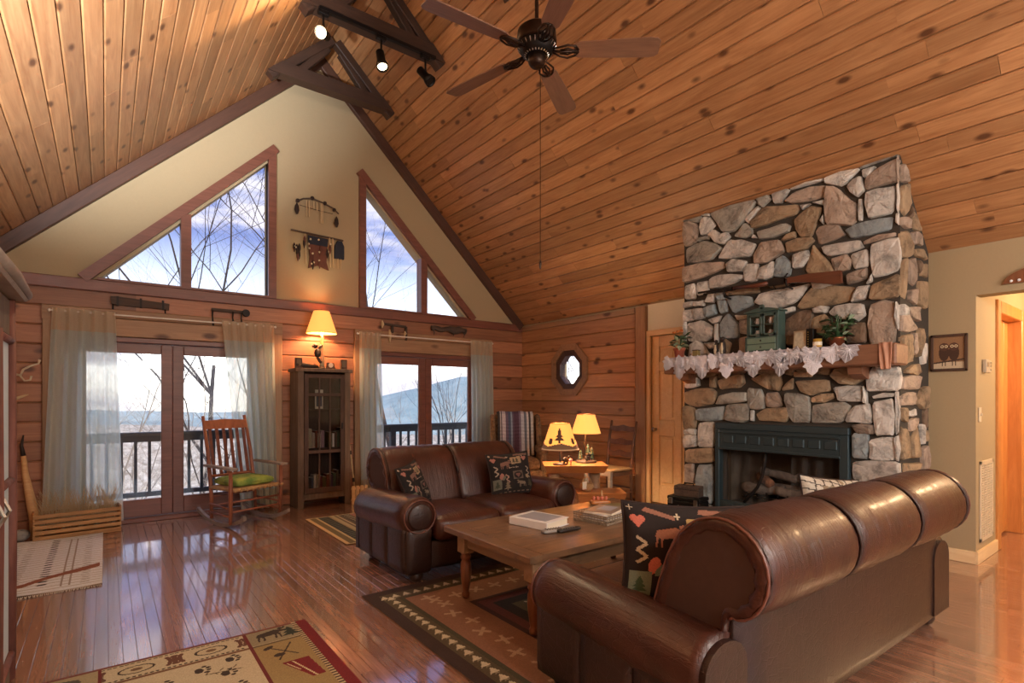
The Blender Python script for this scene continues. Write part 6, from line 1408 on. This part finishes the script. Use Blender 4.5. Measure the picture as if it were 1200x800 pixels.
def plant(name, label, loc, pr, ph, nl, L, potmat, seed, mats, spread=1.0, up=.3):
    r = T(name, label, 'plant', loc); O('pot', lathe(BM(), [(pr*.75, 0), (pr, ph*.78), (pr*1.1, ph*.8), (pr*1.1, ph), (pr*.9, ph), (pr*.9, ph*.9)], n=18), potmat, r, smooth=True); O('soil', lathe(BM(), [(pr*.9, ph*.85), (pr*.88, ph*.9)], n=14), M['carve'], r)
    rj = random.Random(seed); lms = [leaf(L, L*.5), leaf(L*.75, L*.45)]; meshes = []
    for m_ in mats:
        for l_ in lms: x = l_.copy(); x.materials.append(m_); meshes.append(x)
    for k in range(nl):
        a = rj.uniform(0, 2*PI); el = rj.uniform(-.5, 1.1); h = rj.uniform(0, up); d_ = rj.uniform(0, pr*.8*spread)
        p = (d_*math.cos(a), d_*math.sin(a), ph+h); o = O('leaf', rj.choice(meshes), None, r, loc=p, rot=(rj.uniform(-.4, .4), -el, a))
    for k in range(5): a = rj.uniform(0, 6.28); O('stem', tube(BM(), [(0, 0, ph*.9), (pr*.4*math.cos(a), pr*.4*math.sin(a), ph+up*.5), (pr*.7*math.cos(a), pr*.7*math.sin(a), ph+up)], .004, 5), M['leafg'], r)
    return r
r = plant('flowering_plant', 'flowering plant in a terracotta pot at the door end of the mantel', (4.75, 3.36, MT), .055, .105, 34, .10, M['terra'], 3, [M['leafg'], M['leafp']], 1.2, .13)
for k in range(3): O('blossom', sphere(BM(), (-.02+.02*k, .05-.03*k, .27+.01*k), .02, 8, (1, 1, .7)), mplain('rust_blossom_%d' % k, (190, 110, 50), .8), r, smooth=True)
plant('ivy_plant', 'trailing ivy in a copper pot at the hall end of the mantel', (4.76, 1.86, MT), .06, .08, 60, .085, mplain('copper_pot', (150, 92, 64), .35, .8), 9, [M['leafg'], M['leafp'], M['leafg']], 1.7, .17)
o = T('wooden_block', 'small olive wooden box beside the flowering plant', 'box', (4.72, 3.14, MT)); O('box_body', box2(BM(), (-.025, -.03, 0), (.025, .03, .06), bev=.003), mplain('olive_paint', (128, 112, 66), .7), o); O('lid', box2(BM(), (-.028, -.033, .06), (.028, .033, .068), bev=.002), M['oldwood'], o)
for k, (y, s, lab) in enumerate(((2.92, 1.0, 'slim black and white carved penguin nearest the wooden box'), (2.85, 1.15, 'slim black and white carved penguin nearest the green cabinet'))):
    o = T('carved_bird', lab, 'figurine', (4.72, y, MT), group='carved birds on the mantel'); bm = BM(); lathe(bm, [(.02*s, 0), (.026*s, .03*s), (.022*s, .085*s), (.012*s, .12*s)], n=10); O('body', bm, M['carve'], o, smooth=True); O('belly', lathe(BM(), [(.014*s, .01*s), (.018*s, .05*s), (.01*s, .1*s)], (-.011*s, 0, 0), 8), M['beads'], o, smooth=True); bm = BM(); sphere(bm, (0, 0, .135*s), .017*s, 8); tube(bm, [(-.01*s, 0, .135*s), (-.035*s, 0, .13*s)], [.006*s, .002*s], 6); O('head', bm, M['carve'], o, smooth=True)
M['greenp'] = mplain('dark_green_paint', (60, 82, 76), .5, var=.1); M['greenl'] = mplain('sage_green_paint', (104, 128, 112), .5, var=.1)
r = T('miniature_hutch', 'miniature dark green hutch with glass doors and two drawers on the mantel', 'cabinet', (4.755, 2.46, MT))
mh = lambda n, a, b, mat=M['greenp'], par=None, bev=.002: O(n, box2(BM(), a, b, bev=bev), mat, par or r)
mh('lower_body', (-.065, -.15, 0), (.085, .15, .14)); 
for a, b in (((-.045, -.145, .14), (.085, -.125, .36)), ((-.045, .125, .14), (.085, .145, .36)), ((.07, -.13, .14), (.085, .13, .36)), ((-.045, -.13, .345), (.085, .13, .36)), ((-.04, -.125, .245), (.07, .125, .252))): mh('case_panel', a, b)
mh('top_board', (-.062, -.165, .36), (.09, .165, .375)); O('crest', prism(BM(), [(-.15, .375), (.15, .375), (.06, .395), (.025, .40), (-.025, .40), (-.06, .395)], -.055, -.04, YZ), M['greenp'], r); O('crest_knob', lathe(BM(), [(.02, -.055), (.026, -.048), (.02, -.04)], (0, 0, .405), 12, 'X'), M['greenp'], r)
for k in range(2):
    d = mh('drawer', (-.07, -.13, .018+k*.058), (-.06, .13, .068+k*.058), M['greenl']); O('knob', sphere(BM(), (-.075, 0, .043+k*.058), .008, 6), M['carve'], d)
for s in (-1, 1):
    y0, y1 = (-.125, -.003) if s < 0 else (.003, .125)
    d = mh('glass_door', (-.05, y0, .15), (-.042, y0+.02, .345)); mh('door_stile', (-.05, y1-.02, .15), (-.042, y1, .345), par=d); mh('door_rail', (-.05, y0, .15), (-.042, y1, .168), par=d); mh('door_rail', (-.05, y0, .32), (-.042, y1, .345), par=d); mh('muntin', (-.05, y0, .243), (-.043, y1, .252), par=d); mh('pane', (-.047, y0, .16), (-.045, y1, .33), M['glass'], d, 0); O('knob', sphere(BM(), (-.054, -.008*s*-1, .25), .006, 6), M['carve'], d)
    for z in (.155, .255):
        o = T('tiny_jug', 'tiny white jug on the %s shelf of the miniature hutch, %s door' % ('upper' if z > .2 else 'lower', 'photo frame side' if s < 0 else 'penguin side'), 'jug', (4.755+.0, 2.46+s*.062, MT+z-.003 if z > .2 else MT+.1405), group='tiny jugs in the miniature hutch'); O('jug_body', lathe(BM(), [(.014, 0), (.024, .02), (.016, .05), (.02, .06), (.015, .06)], n=12), M['white'], o, smooth=True); O('handle', tube(BM(), [(0, .02, .02), (0, .034, .03), (0, .018, .05)], .003, 5), M['white'], o)
r = T('photo_frame', 'small silver framed photograph leaning on the mantel', 'picture frame', (4.735, 2.145, MT), rot=(0, math.radians(6), 0)); O('frame', box2(BM(), (-.006, -.055, 0), (.006, .055, .165), bev=.003), M['steel'], r); O('photo', box2(BM(), (-.0075, -.042, .015), (-.005, .042, .15)), mplain('faded_photo', (176, 170, 150), .4, var=.5, scale=40, bump=0), r)
o = T('black_candle_box', 'tall black box with gold dots beside the silver photo frame', 'box', (4.745, 2.055, MT)); O('box_body', box2(BM(), (-.03, -.03, 0), (.03, .03, .17), bev=.003), M['black'], o); bm = BM(); [sphere(bm, (-.03, .012, .02+k*.02), .005, 6) for k in range(7)]; O('gold_dots', bm, mplain('gold', (196, 166, 90), .35, .9), o)
o = T('amber_jar', 'squat amber candle jar in front of the ivy', 'jar', (4.70, 1.985, MT)); O('glass_cup', lathe(BM(), [(.03, 0), (.034, .01), (.034, .075), (.03, .075)], n=16), mplain('amber_glass', (176, 140, 60), .15, var=.3), o, smooth=True); O('label_band', lathe(BM(), [(.0348, .02), (.0348, .05)], n=16, cap=False), M['paper'], o)
o = T('pink_cloth', 'pinkish cloth hanging over the hall end of the mantel', 'cloth', (MX-.004, 1.475, MZ1)); U, V = np.meshgrid(np.linspace(-.045, .045, 13), np.linspace(0, 1, 16)); P = np.stack([-.008-.008*np.sin(U*120+V*3), U*(1-.35*V), .006-.20*V], -1); O('fold', grid_mesh('fold', P), mplain('pink_linen', (186, 140, 116), .9), o); o.children[0].modifiers.new('thickness', 'SOLIDIFY').thickness = .005
# rifle on iron hooks
M['gunwood'] = mwood('walnut_stock', (74, 38, 26), (110, 62, 42), rough=.35, grain=(10, 1.2, 10), vary=.05)
XR = XF-.125; r = T('rifle', 'antique lever rifle resting on iron hooks across the chimney', 'rifle', (XR, 2.48, 2.37))
z_ = lambda y: .035*(y)/.65      # slight rise to the muzzle
O('stock', prism(BM(), [(-.20, .015), (-.42, .02), (-.655, .0), (-.66, -.10), (-.60, -.105), (-.42, -.055), (-.30, -.035), (-.20, -.03)], -.018, .018, YZ), M['gunwood'], r)
O('fore_end', tube(BM(), [(0, -.06, .0), (0, .10, .0), (0, .28, .012)], [.021, .021, .017], 8), M['gunwood'], r, smooth=True)
O('receiver', box2(BM(), (-.018, -.22, -.03), (.018, -.05, .03), bev=.004), M['iron'], r); O('barrel', tube(BM(), [(0, -.06, .014), (0, .66, .026)], .0105, 10), M['iron'], r); O('magazine_tube', tube(BM(), [(0, .26, -.004), (0, .60, .004)], .008, 8), M['iron'], r)
O('lever_guard', tube(BM(), [(0, -.10, -.03), (0, -.12, -.062), (0, -.19, -.068), (0, -.25, -.05), (0, -.24, -.03)], .005, 6), M['iron'], r); O('hammer', tube(BM(), [(0, -.20, .03), (0, -.225, .06)], .007, 6), M['iron'], r); O('barrel_band', lathe(BM(), [(.022, .30), (.022, .32)], (0, 0, .012), 12, 'Y'), M['iron'], r)
for k, y in enumerate((2.84, 2.25)):
    o = T('gun_hook', ['iron hook holding the rifle barrel', 'iron hook holding the rifle receiver'][k], 'hook', (XF-.03, y, 2.36)); O('hook_arm', tube(BM(), [(.0, 0, -.06), (-.05, 0, -.055), (-.12, 0, -.05), (-.135, 0, -.02), (-.13, 0, .01)], .008, 7), M['iron'], o, smooth=True); O('back_plate', lathe(BM(), [(.03, 0), (.032, -.008), (.02, -.014)], (-.0, 0, .0), 14, 'X'), M['iron'], o)

# ================================================================= PICTURE, HALL FITTINGS, ARCH
r = T('owl_picture', 'dark framed print of two owls on the cream wall', 'picture', (W-.004, 1.32, 1.71)); hw, hh2 = .122, .152
for a, b in (((-.02, -hw, hh2-.022), (.002, hw, hh2)), ((-.02, -hw, -hh2), (.002, hw, -hh2+.022)), ((-.02, -hw, -hh2), (.002, -hw+.02, hh2)), ((-.02, hw-.02, -hh2), (.002, hw, hh2))): O('frame_rail', box2(BM(), a, b, bev=.003), M['barn_dk'], r)
c = Canvas(70, 88, 1, 1.25, (150, 112, 78)); c.rect(0, 0, 1, .25, (206, 186, 156)); c.line(0, .22, 1, .36, .06, (70, 48, 36))
for x in (.34, .66):
    c.ell(x, .62, .17, .32, (70, 44, 30)); c.ell(x, .86, .16, .16, (84, 54, 38)); c.ell(x-.06, .88, .055, .06, (226, 206, 170)); c.ell(x+.07, .88, .055, .06, (226, 206, 170)); c.ell(x-.06, .88, .025, .03, (30, 20, 16)); c.ell(x+.07, .88, .025, .03, (30, 20, 16)); c.line(x-.05, .3, x-.05, .1, .03, (50, 34, 26)); c.line(x+.05, .3, x+.05, .1, .03, (50, 34, 26))
c.noise(.1); Pg = np.array([[(-.006, -(u-.5)*2*(hw-.02), (v-.5)*2*(hh2-.022)) for u in np.linspace(0, 1, 71)] for v in np.linspace(0, 1, 89)])
O('print', grid_mesh('print', Pg, c.a), mattr('paper_print', .6, .0), r)
r = T('return_air_grille', 'cream return air grille low on the hall wall', 'vent', (5.86, HALL-.001, .49)); gw, gh = .20, .33
for a, b in (((-gw, -.012, gh-.03), (gw, 0, gh)), ((-gw, -.012, -gh), (gw, 0, -gh+.03)), ((-gw, -.012, -gh), (-gw+.03, 0, gh)), ((gw-.03, -.012, -gh), (gw, 0, gh))): O('frame_rail', box2(BM(), a, b, bev=.002), M['cream'] if 'cream' in M else M.setdefault('cream', mplain('cream_enamel', (214, 198, 170), .4, var=.03)), r)
for k in range(30): O('louvre', box2(BM(), (-gw+.03, -.010, -gh+.035+k*.0202), (gw-.03, -.002, -gh+.046+k*.0202)), M['cream'], r)
for x in (-.09, 0, .09): O('mullion', box2(BM(), (x-.006, -.013, -gh+.03), (x+.006, -.001, gh-.03)), M['cream'], r)
O('backing', box2(BM(), (-gw+.02, -.0015, -gh+.02), (gw-.02, -.0005, gh-.02)), M['barn'], r)
r = T('thermostat', 'beige thermostat on the hall wall', 'thermostat', (5.80, HALL-.001, 1.60)); O('case', box2(BM(), (-.055, -.028, -.055), (.055, 0, .055), bev=.006), mplain('beige_plastic', (176, 162, 140), .5), r); O('dial_window', box2(BM(), (-.03, -.030, -.005), (.03, -.027, .03)), M['steel'], r)
r = T('chime_plate', 'small beige control plate beside the thermostat', 'switch', (5.97, HALL-.001, 1.60)); O('plate', box2(BM(), (-.03, -.012, -.05), (.03, 0, .05), bev=.003), M['cream'], r); [O('key', box2(BM(), (-.015, -.016, z), (.015, -.011, z+.02)), M['steel'], r) for z in (-.035, -.005, .022)]
r = T('light_switch', 'beige light switch below the thermostat', 'switch', (5.66, HALL-.001, 1.20)); O('plate', box2(BM(), (-.035, -.008, -.06), (.035, 0, .06), bev=.003), M['cream'], r); O('toggle', box2(BM(), (-.006, -.02, -.01), (.006, -.007, .014), bev=.002), M['cream'], r)
r = T('arched_plaque', 'brown half round plaque with white studs above the hall opening', 'wall decor', (W-.002, .62, 2.215))
pts = [(.36*math.cos(a), .14*math.sin(a)) for a in np.linspace(0, PI, 20)]; O('half_round', prism(BM(), pts, -.03, .002, YZ), M['oldpine_leg'], r)
O('studs', BM(), None, r) if False else None
for k in range(15): O('stud', sphere(BM(), (-.032, -.315+k*.045, .018), .011, 6), M['white'], r)
